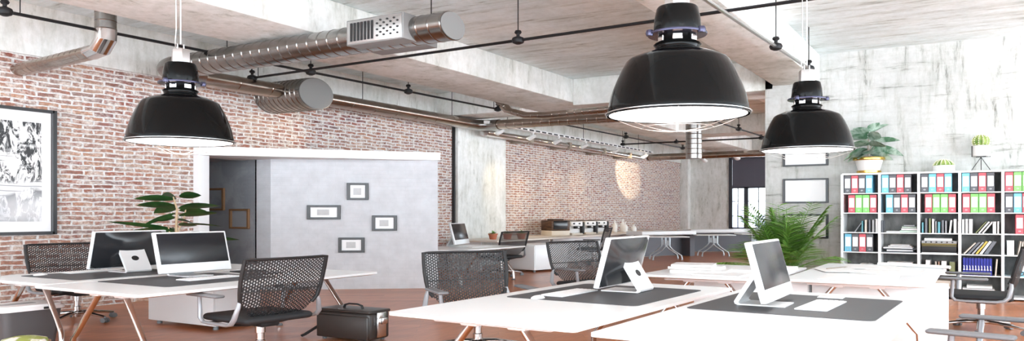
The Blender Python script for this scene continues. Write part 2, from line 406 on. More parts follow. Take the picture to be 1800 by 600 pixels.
d = thing('air_duct', 'long steel duct along the top of the brick wall with a wide capped stub', 'duct', (7.2, 7.25, 3.70))
obj('duct_pipe', lambda b: ring_tube(b, [(-1.72, 0, 0), (3.35, 0, 0)], .135, .45), 'copper', d)
obj('elbow', lambda b: ring_tube(b, [Vector((3.35, 0, 0))] + bend((3.8, 0, 0), (1,0,0), (0,-1,0), .25) + [Vector((3.8, -.4, 0))], .135, .14), 'steel', d)
obj('branch_pipe', lambda b: ring_tube(b, [(3.8, -.4, 0), (3.8, -3.35, -.03)], .115, .16), 'copper', d)
obj('drop_pipe', lambda b: ring_tube(b, [Vector((3.8, -3.35, -.03))] + bend((3.8, -3.7, -.03), (0,-1,0), (0,0,-1), .25) + [Vector((3.8, -3.7, -1.05))], .115, .11), 'steel', d)
st = obj('branch_stub', lambda b: ring_tube(b, [(-.34, .39, -.04), (-.34, -.37, -.04)], .29, .075, 32), 'steel', d)
obj('end_cap', lambda b: tube(b, [(-.34, -.372, -.04), (-.34, -.38, -.04)], .28, 32), 'capgrey', st, label='grey end cap')
hangers(d, (-1.0, 0, .13, ZC-3.7), (.9, 0, .13, ZC-3.7), (3.0, 0, .13, ZC-3.7))

d = thing('air_duct', 'bent steel duct dropping from the ceiling into the brick wall above the large picture', 'duct', (3.86, 6.3, 3.55))
obj('duct_pipe', lambda b: ring_tube(b, [(0, 1.36, -.06), (0, .22, 0)], .085, .09), 'copper', d)
obj('elbow', lambda b: ring_tube(b, [Vector((0, .22, 0)), Vector((0, .08, .02)), Vector((0, 0, .14)), Vector((0, 0, .26))], .088, .1), 'chrome', d)
obj('riser', lambda b: ring_tube(b, [(0, 0, .26), (0, 0, .885)], .085, .11), 'steel', d)

d = thing('air_duct', 'slim curved duct sweeping down from the far ceiling beam behind the biggest lamp', 'duct', (9.95, 5.0, 3.62))
obj('duct_pipe', lambda b: ring_tube(b, [Vector((0, 1.26, .80)), Vector((0, 1.22, .45)), Vector((0, 1.05, .17)), Vector((0, .75, .03)), Vector((0, .4, 0)), Vector((0, -1.5, .06))], .075, .12), 'copper', d)
obj('riser', lambda b: ring_tube(b, [Vector((0, -1.5, .06)), Vector((0, -1.6, .12)), Vector((0, -1.65, .3)), Vector((0, -1.65, .82))], .075, .12), 'copper', d)

d = thing('air_duct', 'distant copper toned duct crossing below the ceiling near the far window', 'duct', (19.8, 5.0, 3.72))
obj('duct_pipe', lambda b: ring_tube(b, [(0, 2.6, 0), (0, -3.2, 0)], .13, .3), 'copper', d)
hangers(d, (0, 1.6, .12, ZC-3.72), (0, -1, .12, ZC-3.72))

d = thing('air_duct', 'slim chrome wall duct of short sections beneath the white spotlight rail', 'duct', (14.5, 7.28, 3.56))
obj('duct_pipe', lambda b: ring_tube(b, [(-3.3, 0, 0), (3.9, 0, 0)], .09, .9), 'chrome', d)
obj('bracket', lambda b: [box2(b, x-.05, x+.05, -.1, .36, -.1, .1, .01) for x in (-1.8, -.2, 1.5, 3.0)], 'twig', d)

def conduit(label, p0, p1, joints, m='black_iron', r=.021, twist=True):
    p0, p1 = Vector(p0), Vector(p1)
    t = thing('ceiling_conduit', label, 'pipe', p0)
    v = p1-p0
    obj('pipe', lambda b: tube(b, [(0,0,0), v], r, 8), m, t)
    for f in joints:
        q = v*f
        def _j(b):
            lathe(b, [(.02,-.055), (.05,-.035), (.06,0), (.05,.035), (.02,.055)], 14, q)
            tube(b, [q, q+Vector((0,0,.10))], .016, 8); lathe(b, [(.026,.09), (.034,.11), (.026,.135)], 10, q)
        obj('junction_box', _j, 'black_iron', t)
    hangers(t, *[((v*f).x, (v*f).y, (v*f).z, ZC-p0.z) for f in ([.02]+list(joints)+[.98])])
    return t
conduit('black ceiling conduit running along above the brick wall from the left edge', (3.12, 6.46, 3.84), (10.05, 6.27, 3.86), (.004, .455, .695, .995))
conduit('long black conduit crossing the room from the left duct elbow to the biggest lamp', (6.2, 7.27, 3.85), (5.93, .3, 3.83), (.005, .53, .985))
conduit('silver flecked conduit under the right ceiling beam above the lamp by the shelf', (4.4, 1.72, 3.78), (8.66, 1.55, 3.78), (.69, .995), 'rawsteel', .02)
conduit('distant thin conduit running toward the end wall above the spotlight rail', (12.0, 6.38, 3.86), (18.5, 6.2, 3.86), (.47, .98), r=.02)
conduit('distant thin conduit crossing below the ceiling in front of the far window', (16.45, 7.0, 3.83), (16.55, 2.7, 3.83), (.01, .3, .72), r=.024)
conduit('distant thin conduit running to the far window from behind the biggest lamp', (11.2, 4.0, 3.88), (18.2, 3.85, 3.88), (.52, .97), r=.02)

# spotlight rail with heads
rail = thing('spotlight_rail', 'white slotted spotlight rail hung along the far brick wall', 'rail', (14.5, 7.0, 3.74))
obj('rail_bar', lambda b: box2(b, -3.7, 3.9, -.035, .035, -.03, .045, .004), 'white_plastic', rail)
for k in range(29): obj('rail_slot', (lambda k: lambda b: box2(b, -3.0+k*.235, -3.0+k*.235+.15, -.040, -.034, -.02, .018))(k), 'matt_black', rail)
hangers(rail, *[(x, 0, .04, ZC-3.74) for x in (-3, 0, 3)])
def make_spot():
    t = thing('spotlight', '', 'spotlight', (0,0,0), 0, 'spotlights on the white rail')
    obj('yoke', lambda b: (tube(b, [(0,0,-.03), (0,0,-.11)], .014, 8), box2(b, -.03, .03, -.02, .02, -.03, 0)), 'white_plastic', t)
    obj('lamp_head', lambda b: tube(b, [(0,-.05,-.10), (0,.02,-.14), (0,.10,-.19)], [.03,.05,.055], 14), 'white_plastic', t)
    obj('lamp_face', lambda b: tube(b, [(0,.101,-.1905), (0,.103,-.192)], .05, 14), 'warm_bulb', t)
    return t
spots_x = (11.3, 12.4, 13.4, 14.6, 16.2, 18.0)
pos = ('nearest the concrete pilaster', 'second from the pilaster', 'third from the pilaster', 'fourth from the pilaster', 'fifth from the pilaster', 'at the far end by the bright wall patch')
s0 = make_spot()
for k, x in enumerate(spots_x):
    lab = 'small white spotlight under the rail, ' + pos[k]
    if k == 0: s0.location = (x, 7.0, 3.71); s0['label'] = lab
    else: dup(s0, (x, 7.0, 3.71), 0, lab)
for k, (x, y) in enumerate(((20.5, 6.35), (20.0, 5.35))):
    t = thing('ceiling_spotlight', ('small white spotlight in front of the bare far concrete wall', 'small white spotlight just in front of the far window top')[k], 'spotlight', (x, y, 3.72), 0, 'far ceiling spotlights')
    obj('yoke', lambda b: cable(b, 0, 0, -.06, ZC-3.72, .012), 'white_plastic', t)
    obj('lamp_head', lambda b: tube(b, [(-.12,0,-.06), (.14,0,-.14)], [.045,.075], 14), 'white_plastic', t)

# ================================================================== PENDANT LAMPS
def make_lamp():
    t = thing('pendant_lamp', '', 'lamp', (0,0,0), 0, 'black industrial pendant lamps')
    R = .26
    outer = [(R,0), (.262,.012), (.256,.05), (.249,.10), (.237,.155), (.222,.21), (.207,.26), (.189,.308), (.180,.322), (.135,.352), (.078,.376)]
    inner = [(.072,.370), (.120,.350), (.155,.330), (.180,.303), (.2,.255), (.215,.205), (.23,.15), (.242,.10), (.249,.05), (.253,.004)]
    obj('lamp_shade', lambda b: lathe(b, outer, 64, capb=False, capt=False), 'gloss_black', t, ang=60)
    obj('shade_lining', lambda b: lathe(b, inner[::-1], 48, capb=False), 'white_plastic', t, ang=60)
    obj('diffuser', lambda b: lathe(b, [(.246,.012), (.246,.018)], 48), 'lamp_white', t, label='white glowing diffuser disc')
    obj('rim_wire', lambda b: tube(b, arc((0,0,.012), .266, 0, 352.5, 47), .003, 6, closed=True), 'rawsteel', t)
    def _w(b):
        for a in range(0, 180, 60):
            dx, dy = math.cos(math.radians(a+20)), math.sin(math.radians(a+20))
            tube(b, [(dx*.262*q, dy*.262*q, .004-.095*(1-q*q)) for q in (x/8 for x in range(-8, 9))], .0015, 5)
        tube(b, arc((0,0,-.067), .13, 0, 348.75, 31), .0015, 5, closed=True)
    obj('wire_guard', _w, 'rawsteel', t)
    obj('neck', lambda b: (lathe(b, [(.078,.378), (.082,.392), (.082,.400), (.074,.406), (.068,.44), (.070,.47)], 32), lathe(b, [(.084,.400), (.088,.406), (.084,.413)], 32)), 'gloss_black', t, ang=50)
    for a in (math.radians(q) for q in range(20, 380, 60)): obj('neck_window', lambda b: bm_box(b, (.069*math.cos(a), .069*math.sin(a), .436), (.006,.036,.032), .002, 1, Matrix.Rotation(a, 3, 'Z')), 'chrome', t)
    obj('flange', lambda b: (lathe(b, [(.080,.458), (.108,.460), (.110,.467), (.108,.474), (.08,.476)], 40), [lathe(b, [(.012,.45), (.016,.467), (.012,.484)], 10, (.108*math.cos(a), .108*math.sin(a), 0)) for a in (.2, 2.3, 4.4)]), 'lamp_ring', t)
    obj('cap', lambda b: lathe(b, [(.086,.476), (.088,.49), (.084,.56), (.077,.612), (.072,.622), (.046,.626)], 40), 'gloss_black', t, ang=50)
    obj('fitting', lambda b: (lathe(b, [(.046,.624), (.046,.72), (.040,.735), (.012,.738)], 6), tube(b, [(.028,0,.62), (.028,0,.74)], .008, 8), tube(b, [(0,-.015,.735), (0,-.015,.775), (0,.015,.775), (0,.015,.735)], .004, 6)), 'rawsteel', t)
    obj('suspension_cable', lambda b: (cable(b, 0, 0, .775, ZC-2.01, .0035), tube(b, [(.02,.02,.735), (.04,.02,.80), (.01,.02,.9), (.02,.02,1.2), (.012,.02,ZC-2.01)], .0028, 5)), 'rawsteel', t)
    return t
lamp = make_lamp(); lamp.location = (2.81, .97, 2.005); lamp['label'] = 'biggest glossy black dome lamp hanging in front above the grey desk mats'
dup(lamp, (2.55, 3.51, 2.0), 1.1, 'glossy black dome lamp hanging on the left before the brick wall')
dup(lamp, (4.84, .88, 2.01), .5, 'smaller looking black dome lamp hanging on the right beside the bookshelf plant')

# ================================================================== DESKS
def make_desk(L, Wd, label, loc, rz=0., group='white desks with splayed chrome legs'):
    """L along x, Wd along y, centred"""
    t = thing('office_desk', label, 'desk', loc, rz, group)
    def _top(b):
        poly = rounded(-L/2, L/2, -Wd/2, Wd/2, .02, 3)
        inn = rounded(-L/2+.05, L/2-.05, -Wd/2+.05, Wd/2-.05, .02, 3)
        n = len(poly)
        v0 = [b.verts.new((x, y, .73)) for x, y in poly]; v1 = [b.verts.new((x, y, .706)) for x, y in poly]; v2 = [b.verts.new((x, y, .69)) for x, y in inn]
        b.faces.new(v0); b.faces.new(v2[::-1])
        for a, c in ((v0, v1), (v1, v2)):
            for i in range(n): b.faces.new((a[i], a[(i+1) % n], c[(i+1) % n], c[i]))
    obj('desktop', _top, 'white', t)
    def _rail(b):
        for s in (-1, 1): box2(b, -L/2+.2, L/2-.2, s*.16-.025, s*.16+.025, .668, .69, .004)
        for e in (-1, 1): box2(b, e*(L/2-.17)-.05, e*(L/2-.17)+.05, -.32, .32, .662, .69, .006)
    obj('under_frame', _rail, 'white_plastic', t)
    for e in (-1, 1):
        for s in (-1, 1):
            x = e*(L/2-.16)
            lg = obj('leg', lambda b: tube(b, [(x-e*.02, s*.13, .675), (x, s*.36, .24), (x+e*.004, s*.385, .20), (x+e*.004, s*.39, .03)], [.021,.019,.019,.017], 12), 'chrome', t)
            obj('bracket', lambda b: box2(b, x-e*.02-.045, x-e*.02+.045, s*.13-.05, s*.13+.05, .645, .685, .012), 'white_plastic', lg)
            obj('foot', lambda b: lathe(b, [(.028,0), (.03,.012), (.018,.035)], 14, (x+e*.004, s*.39, 0)), 'castor', lg)
    return t
make_desk(2.06, 1.0, 'white desk in the right foreground with a white screen facing right on its mat', (3.775, .78, 0), math.radians(-1.5))
make_desk(2.06, 1.0, 'white desk in the centre foreground with a screen seen from behind', (3.86, 1.86, 0), math.radians(-2))
make_desk(1.42, .96, 'white desk with stacked white books behind the centre foreground desk', (6.28, 1.75, 0))
make_desk(2.0, .94, 'white desk spread with paper drawings in front of the bookshelf', (6.70, .74, 0))
make_desk(2.04, 1.1, 'white desk at left with the screen that shows its dark display', (3.72, 4.63, 0))
make_desk(2.0, 1.0, 'white desk at far left beside the brick wall with a screen seen from behind', (3.80, 5.72, 0))
make_desk(1.6, 1.0, 'distant white desk half hidden behind the angled white partition', (8.70, 5.98, 0))

def desk_mat(label, x0, x1, y0, y1, rz=0.):
    cx, cy = (x0+x1)/2, (y0+y1)/2
    o = obj('desk_mat', lambda b: prism(b, rounded(x0-cx, x1-cx, y0-cy, y1-cy, .04, 5), 0, .004), 'mat_grey', loc=(cx, cy, .7302), rz=rz)
    tag(o, label, 'desk mat', 'charcoal desk mats')
desk_mat('charcoal desk mat on the right foreground desk under the white keyboard', 3.68, 4.62, .37, 1.22, math.radians(-2.5))
desk_mat('charcoal desk mat under the centre foreground screen seen from behind', 3.66, 4.62, 1.45, 2.24, math.radians(-2.5))
desk_mat('charcoal desk mat under the left screen that shows its display', 3.07, 3.98, 4.36, 5.13)
desk_mat('charcoal desk mat on the desk nearest the brick wall', 3.05, 4.0, 5.33, 6.06)

# computers: display faces local -y, width along x
def make_computer():
    t = thing('desktop_computer', '', 'computer', (0,0,0), 0, 'all in one desktop computers')
    tilt = Matrix.Rotation(math.radians(-10), 4, 'X')
    def T(b, z0=.05):
        for v in b.verts: v.co = Matrix.Translation((0,0,z0)) @ tilt @ v.co
    W2, Hh = .305, .455
    def _case(b):
        box2(b, -W2, W2, -.012, .022, 0, Hh, .010, 3); T(b)
    obj('case', _case, 'alu', t)
    def _scr(b):
        box2(b, -W2+.018, W2-.018, -.0135, -.011, .10, Hh-.018, .001); T(b)
    obj('screen', _scr, 'screen', t, label='dark glass display')
    def _back(b):
        n, mm = 14, 12
        rows = []
        for j in range(mm+1):
            row = []
            for i in range(n+1):
                u, v = i/n*2-1, j/mm*2-1
                dep = .022+.045*(1-abs(u)**2.2)*(1-abs(v)**2.2)
                row.append(b.verts.new((u*(W2-.012), dep, Hh/2+v*(Hh/2-.012))))
            rows.append(row)
        for j in range(mm):
            for i in range(n): b.faces.new((rows[j][i], rows[j][i+1], rows[j+1][i+1], rows[j+1][i]))
        T(b)
    obj('back_cover', _back, 'black_plastic', t, label='glossy black back cover')
    def _st(b):
        pr = [(-.05,0), (-.05,.009), (.168,.009), (.178,.020), (.060,.300), (.084,.308), (.200,.026), (.196,.009), (.182,0)]
        w = .105
        a = [b.verts.new((-w, y, z)) for y, z in pr]; c = [b.verts.new((w, y, z)) for y, z in pr]; n = len(pr)
        b.faces.new(a); b.faces.new(c[::-1])
        for i in range(n): b.faces.new((a[i], c[i], c[(i+1) % n], a[(i+1) % n]))
    st = obj('stand', _st, 'alu', t)
    nrm = Vector((0, .282, .116)).normalized(); q = Vector((0, .1420, .167))
    obj('cable_hole', lambda b: tube(b, [q-nrm*.02, q+nrm*.0022], .030, 20), 'matt_black', st, label='round black cable hole')
    return t
comp = make_computer()
comp.location = (3.71, 4.92, .7345); comp['label'] = 'white framed computer at left showing its dark display, on the desk beside the mesh chair'
dup(comp, (3.72, 5.82, .7345), PI, 'computer seen from behind at far left before the brick wall')
dup(comp, (4.34, 1.88, .7345), PI, 'computer in the centre foreground seen from behind, its black back to the viewer')
dup(comp, (4.06, .87, .7345), 0, 'computer in the right foreground with its side and grey display in view')
dup(comp, (8.86, 6.12, .7302), math.radians(16), 'small distant computer beside the edge of the angled white partition')

def flat(name, label, cat, loc, size, m, rz=0., bev=.004, group=None, z=.7345):
    o = obj(name, lambda b: box2(b, -size[0]/2, size[0]/2, -size[1]/2, size[1]/2, 0, size[2], bev), m, loc=(loc[0], loc[1], z), rz=rz)
    return tag(o, label, cat, group)
def keyboard(label, x, y, rz, w=.44, z=.7345):
    t = thing('keyboard', label, 'keyboard', (x, y, z), rz, 'white keyboards')
    obj('case', lambda b: box2(b, -w/2, w/2, -.075, .075, 0, .012, .004), 'alu', t)
    obj('keys', lambda b: [box2(b, -w/2+.012+i*(w-.02)/15, -w/2+.012+i*(w-.02)/15+.022, -.064+j*.026, -.064+j*.026+.021, .012, .016, .002, 1) for i in range(15) for j in range(5)], 'white_plastic', t)
def mouse(label, x, y, rz, z=.7345):
    t = thing('computer_mouse', label, 'mouse', (x, y, z), rz, 'white mice')
    def _b(b):
        n = 10
        r = bmesh.ops.create_uvsphere(b, u_segments=18, v_segments=10, radius=1)
        for v in r['verts']: v.co = Vector((v.co.x*.055, v.co.y*.032, max(0, v.co.z)*.026))
    obj('shell', _b, 'white_plastic', t)
    obj('scroll_ball', lambda b: lathe(b, [(.004,.02), (.005,.0255), (.002,.028)], 8, (.028,0,0)), 'castor', t)
keyboard('white keyboard lying in the middle of the right foreground desk mat', 4.12, .68, math.radians(-3), .46)
flat('trackpad', 'small white trackpad at the right of the keyboard on the right foreground mat', 'trackpad', (4.56, .70), (.13,.13,.010), 'alu')
keyboard('white keyboard under the centre screen seen from behind', 4.02, 2.03, math.radians(-3), .42)
mouse('white mouse at the left end of the centre foreground desk mat', 3.70, 2.06, 0)
keyboard('white keyboard in front of the left screen that shows its display', 3.62, 4.66, 0, .44)
flat('tablet', 'black tablet lying on the left desk behind the mesh chair', 'tablet', (4.14, 4.72), (.27,.19,.010), 'black_plastic', .1, z=.7302)
flat('notebook', 'black notebook beside the tablet at the back of the left desk', 'notebook', (4.22, 4.98), (.22,.16,.012), 'matt_black', -.2, z=.7302)
keyboard('white keyboard under the far left screen seen from behind', 3.55, 5.98, 0, .42)
mouse('white mouse on the far left desk beside the brick wall', 3.16, 5.98, .2)
keyboard('distant white keyboard before the small computer by the partition', 8.85, 5.85, -.1, .44, .7302)

# books and papers on the two rear desks
def book(label, loc, size, cover, rz=0., group=None, cat='book', lean=0., name='book'):
    """spine toward local -x; standing: size=(depth, thickness, height); lean about x"""
    t = thing(name, label, cat, loc, rz, group)
    R = Matrix.Rotation(lean, 4, 'X')
    d_, w_, h_ = size; c = .004 if min(size) > .012 else .001
    def fin(b):
        for v in b.verts: v.co = R @ v.co
        if lean:
            dz = min(v.co.z for v in b.verts)
    lift = max(0, w_/2*abs(math.sin(lean)))
    def _c(b):
        box2(b, -d_/2, d_/2, -w_/2, -w_/2+c, 0, h_); box2(b, -d_/2, d_/2, w_/2-c, w_/2, 0, h_); box2(b, -d_/2, -d_/2+c, -w_/2, w_/2, 0, h_)
        fin(b)
        for v in b.verts: v.co.z += lift
    def _p(b):
        box2(b, -d_/2+c, d_/2-.004, -w_/2+c, w_/2-c, .003, h_-.003); fin(b)
        for v in b.verts: v.co.z += lift
    obj('cover', _c, cover, t); obj('pages', _p, 'paper', t)
    return t
def lying_book(label, loc, size, cover, rz=0., group=None, cat='book'):
    t = thing('book', label, cat, loc, rz, group)
    L, Wd, h = size; c = .004
    obj('cover', lambda b: (box2(b, -L/2, L/2, -Wd/2, Wd/2, 0, c), box2(b, -L/2, L/2, -Wd/2, Wd/2, h-c, h), box2(b, -L/2, -L/2+c, -Wd/2, Wd/2, 0, h)), cover, t)
    obj('pages', lambda b: box2(b, -L/2+c, L/2-.004, -Wd/2+.004, Wd/2-.004, c, h-c), 'paper', t)
    return t
gk = 'white books and pads on the rear centre desk'
lying_book('wide white book at the bottom of the stack on the rear centre desk', (6.02, 1.88, .73), (.34,.42,.035), 'card', .1, gk)
lying_book('middle white book of the stack on the rear centre desk', (6.06, 1.93, .765), (.30,.36,.03), 'card', -.1, gk)
lying_book('topmost white book of the stack on the rear centre desk', (6.08, 1.96, .795), (.28,.32,.028), 'card', .18, gk)
lying_book('thin white pad lying in front of the book stack on the rear centre desk', (5.80, 1.66, .73), (.28,.36,.018), 'card', -.05, gk)
lying_book('white pad lying to the right of the book stack on the rear centre desk', (6.36, 1.60, .73), (.36,.30,.03), 'card', .3, gk)
lying_book('low white pad behind the foreground screen on the rear centre desk', (6.60, 1.42, .73), (.26,.22,.04), 'card', -.2, gk)
for k, (x, y, rz, sx, sy, lab) in enumerate(((6.15, .75, .05, .62, .50, 'wide white drawing sheet nearest the viewer on the desk before the bookshelf'), (6.75, .62, -.12, .55, .44, 'white drawing sheet in the middle of the desk before the bookshelf'), (7.25, .80, .18, .5, .42, 'white drawing sheet at the bookshelf end of the rear desk'), (6.7, .98, .4, .42, .3, 'small white sheet lying askew at the left of the drawing sheets'))):
    o = obj('paper_sheet', (lambda sx, sy: lambda b: box2(b, -sx/2, sx/2, -sy/2, sy/2, 0, .003))(sx, sy), 'paper', loc=(x, y, .7303+k*.0032), rz=rz); tag(o, lab, 'paper', 'drawing sheets')
o = obj('pencil', lambda b: (tube(b, [(-.16,0,.006), (.15,0,.006)], .006, 6), tube(b, [(.15,0,.006), (.18,0,.006)], [.006,.0015], 6)), 'twig', loc=(6.9, 1.02, .7435), rz=-.35); tag(o, 'thin grey pencil lying across the drawing sheets', 'pencil')
o = obj('rolled_drawing', lambda b: (tube(b, [(-.3,0,.022), (.3,0,.022)], .022, 12), tube(b, [(-.302,0,.022), (.302,0,.022)], .012, 10)), 'paper', loc=(7.5, .5, .7303), rz=1.2); tag(o, 'rolled white drawing at the back of the desk before the bookshelf', 'paper')

# ================================================================== CABINETS
def cabinet(label, loc, size, rz=0., doors=2, group='low white cabinets under the desks', castors=True):
    """front faces local -x; width along y"""
    t = thing('cabinet', label, 'cabinet', loc, rz, group)
    d_, w_, h_ = size
    obj('body', lambda b: box2(b, 0, d_, -w_/2, w_/2, .05, h_, .004), 'white', t)
    n = doors
    for k in range(n):
        y0 = -w_/2+.004+k*w_/n; y1 = -w_/2-.004+(k+1)*w_/n
        dr = obj('door', (lambda y0, y1: lambda b: box2(b, -.018, -.001, y0, y1, .06, h_-.02, .002))(y0, y1), 'white', t)
    for x in (.05, d_-.05):
        for y in (-w_/2+.06, w_/2-.06):
            obj('castor', (lambda x, y: lambda b: (lathe(b, [(.022,0), (.022,.03), (.012,.05)], 10, (x, y, 0))))(x, y), 'castor', t)
    return t
cabinet('low white cabinet on castors under the far left desk, right of the chrome legs', (4.10, 5.63, 0), (.45, .84, .66), 0, 1)
cabinet('low white cabinet under the drawing desk at its right end, before the black chair', (6.02, .63, 0), (.45, .86, .66), 0, 1)
cabinet('low white cabinet under the rear centre desk with stacked books', (6.02, 1.51, 0), (.45, .86, .66), 0, 1)
cabinet('distant white cabinet below the counter beside the plant pots', (10.75, 6.30, 0), (.85, .6, .66), math.radians(-10), 1)

# ================================================================== CHAIRS (face local +x)
def make_chair():
    t = thing('office_chair', '', 'chair', (0,0,0), 0, 'black mesh office chairs')
    obj('seat', lambda b: box2(b, -.22, .26, -.255, .255, .405, .475, .034, 4), 'cushion', t)
    # backrest surface
    prof = [(-.10,.445,.12), (-.16,.46,.17), (-.205,.50,.215), (-.232,.56,.255), (-.25,.62,.285), (-.268,.72,.297), (-.285,.82,.303), (-.305,.92,.303), (-.325,1.02,.300)]
    def pt(j, u):
        x, z, w = prof[j]; return Vector((x+.045*u*u*(1 if j > 2 else j/3), u*w, z))
    def _m(b):
        n = 16; rows = [[b.verts.new(pt(j, i/n*2-1)) for i in range(n+1)] for j in range(len(prof))]
        for j in range(len(prof)-1):
            for i in range(n): b.faces.new((rows[j][i], rows[j][i+1], rows[j+1][i+1], rows[j+1][i]))
    obj('mesh_back', _m, 'fabric', t, ang=80)
    def _bf(b):
        pts = [pt(j, -1) for j in range(3, 9)] + [pt(8, u/8) for u in range(-7, 8)] + [pt(j, 1) for j in range(8, 2, -1)]
        tube(b, pts, .014, 8)
        tube(b, [pt(5, -1)+Vector((-.01,0,0))] + [pt(5, u/6)+Vector((-.02,0,0)) for u in range(-5, 6)] + [pt(5, 1)+Vector((-.01,0,0))], .006, 6)
    obj('back_frame', _bf, 'matt_black', t)
    for s in (-1, 1):
        af = obj('arm_frame', lambda b: tube(b, [pt(4, s)+Vector((0,0,.02)), pt(4, s)+Vector((.0, s*.012, -.04)), (-.19, s*.315, .47), (-.16, s*.315, .425), (-.11, s*.312, .41), (.10, s*.30, .405), (.16, s*.30, .41), (.185, s*.305, .45), (.175, s*.315, .655)], [.012,.016,.018,.018,.017,.016,.016,.015,.013], 10), 'grey_metal', t)
        obj('arm_pad', lambda b: box2(b, -.06, .27, s*.32-.036, s*.32+.036, .655, .685, .014, 3), 'pad', af, label='grey arm pad')
    def _u(b):
        box2(b, -.11, .11, -.07, .07, .345, .402, .015); tube(b, [(-.05,-.30,.402), (-.05,-.12,.375), (-.05,.12,.375), (-.05,.30,.402)], .014, 8); tube(b, [(.12,-.30,.404), (.12,.30,.404)], .012, 8)
        tube(b, [(.02,-.07,.37), (.03,-.2,.365)], .006, 6)
    obj('tilt_mechanism', _u, 'matt_black', t)
    obj('gas_column', lambda b: lathe(b, [(.03,.06), (.034,.10), (.034,.20), (.026,.205), (.026,.27), (.034,.275), (.034,.345)], 18), 'chrome', t)
    for k in range(5):
        a = 2*PI*k/5+.3; ca, sa = math.cos(a), math.sin(a)
        lg = obj('base_leg', lambda b: tube(b, [(.02*ca,.02*sa,.125), (.12*ca,.12*sa,.118), (.29*ca,.29*sa,.082), (.31*ca,.31*sa,.078)], [.026,.022,.015,.013], 10), 'chrome', t)
        def _cst(b):
            c = Vector((.31*ca, .31*sa, .031)); pr = Vector((-sa, ca, 0))
            for s in (-1, 1): tube(b, [c+pr*s*.008, c+pr*s*.026], [.031,.028], 14)
            tube(b, [c+Vector((0,0,.02)), c+Vector((0,0,.055))], .009, 8); tube(b, [c+pr*-.027+Vector((0,0,.012)), c+pr*.027+Vector((0,0,.012))], .024, 10)
        obj('castor', _cst, 'castor', lg)
    return t
chair = make_chair()
chair.location = (3.44, 3.94, 0); chair.rotation_euler.z = math.radians(84); chair['label'] = 'black mesh office chair in the left foreground seen from behind beside the dark case'
dup(chair, (3.86, 6.72, 0), math.radians(-95), 'black mesh office chair behind the far left desk against the brick wall')
dup(chair, (4.38, 2.90, 0), math.radians(-127), 'black mesh office chair in the centre behind the foreground desk')
dup(chair, (9.88, 6.12, 0), math.radians(80), 'distant black chair in front of the plant pots and the white counter')
dup(chair, (6.55, 3.08, 0), math.radians(-115), 'black mesh chair at the rear centre desk, left of the screen seen from behind')
dup(chair, (12.95, 6.05, 0), math.radians(102), 'far small black chair at the counter below the espresso machines')
dup(chair, (7.22, .0, 0), math.radians(88), 'black office chair at right in front of the bookshelf, seen from the side')
dup(chair, (4.06, -.12, 0), math.radians(80), 'office chair at the lower right corner of which mostly the grey arms show')

# ================================================================== FLOOR THINGS
cs = thing('pilot_case', 'boxy black leather case with silver latch standing on the floor beside the mesh chair', 'case', (4.39, 4.02, 0), math.radians(-88))
# local x: along the broad face, y: depth (broad face at -y is turned to the viewer after rotation)
def _cb(b):
    box2(b, -.25, .25, -.12, .12, .02, .33, .03, 4); box2(b, -.245, .245, -.135, -.11, .03, .29, .012, 3)
obj('body', _cb, 'leather', cs)
obj('lid', lambda b: box2(b, -.255, .255, -.125, .125, .318, .352, .014, 3), 'leather', cs)
obj('handle', lambda b: tube(b, [(-.09,0,.35), (-.08,0,.385), (-.04,0,.40), (.04,0,.40), (.08,0,.385), (.09,0,.35)], .010, 8), 'matt_black', cs)
obj('side_bar', lambda b: (box2(b, .25, .272, -.05, .05, .05, .33, .008), box2(b, .27, .30, -.03, .03, .2, .27, .006)), 'chrome', cs, label='silver latch bar on the end')
obj('strap', lambda b: tube(b, [(-.25,-.02,.16), (-.30,-.06,.12), (-.36,-.13,.035), (-.38,-.15,.018)], .014, 8), 'matt_black', cs)
for x in (-.2, .2):
    for y in (-.09, .09): obj('foot', (lambda x, y: lambda b: lathe(b, [(.016,0), (.018,.02)], 10, (x, y, 0)))(x, y), 'castor', cs)

bn = thing('waste_bin', 'charcoal bin with a white lid under the far left desk', 'bin', (2.90, 5.72, 0), 0)
def _bb(b):
    lo = [(x*.82, y*.82) for x, y in rounded(-.2, .2, -.165, .165, .05, 4)]; hi = rounded(-.2, .2, -.165, .165, .05, 4); n = len(lo)
    v0 = [b.verts.new((x, y, 0)) for x, y in lo]; v1 = [b.verts.new((x, y, .42)) for x, y in hi]
    b.faces.new(v0[::-1]); b.faces.new(v1)
    for i in range(n): b.faces.new((v0[i], v0[(i+1) % n], v1[(i+1) % n], v1[i]))
obj('body', _bb, 'bin_grey', bn)
obj('lid', lambda b: (prism(b, rounded(-.22, .22, -.18, .18, .06, 5), .42, .455), prism(b, rounded(-.2, .2, -.165, .165, .06, 5), .455, .475)), 'white_plastic', bn, label='white lid')
obj('lid_opening', lambda b: prism(b, rounded(-.15, .08, -.05, .05, .03, 4), .475, .4765), 'mid', bn)
obj('latch', lambda b: box2(b, .05, .12, -.188, -.178, .425, .45, .003), 'matt_black', bn)

pf = thing('floor_cushion', 'round floor cushion with a green leaf print at the lower left corner', 'cushion', (2.62, 5.14, 0))
obj('cushion', lambda b: lathe(b, [(.06,0), (.10,.02), (.135,.09), (.137,.18), (.125,.23), (.07,.252), (.01,.257)], 32), 'leafprint', pf)
obj('piping', lambda b: (tube(b, arc((0,0,.20), .138, 0, 354, 59), .008, 6, closed=True)), 'tan', pf)

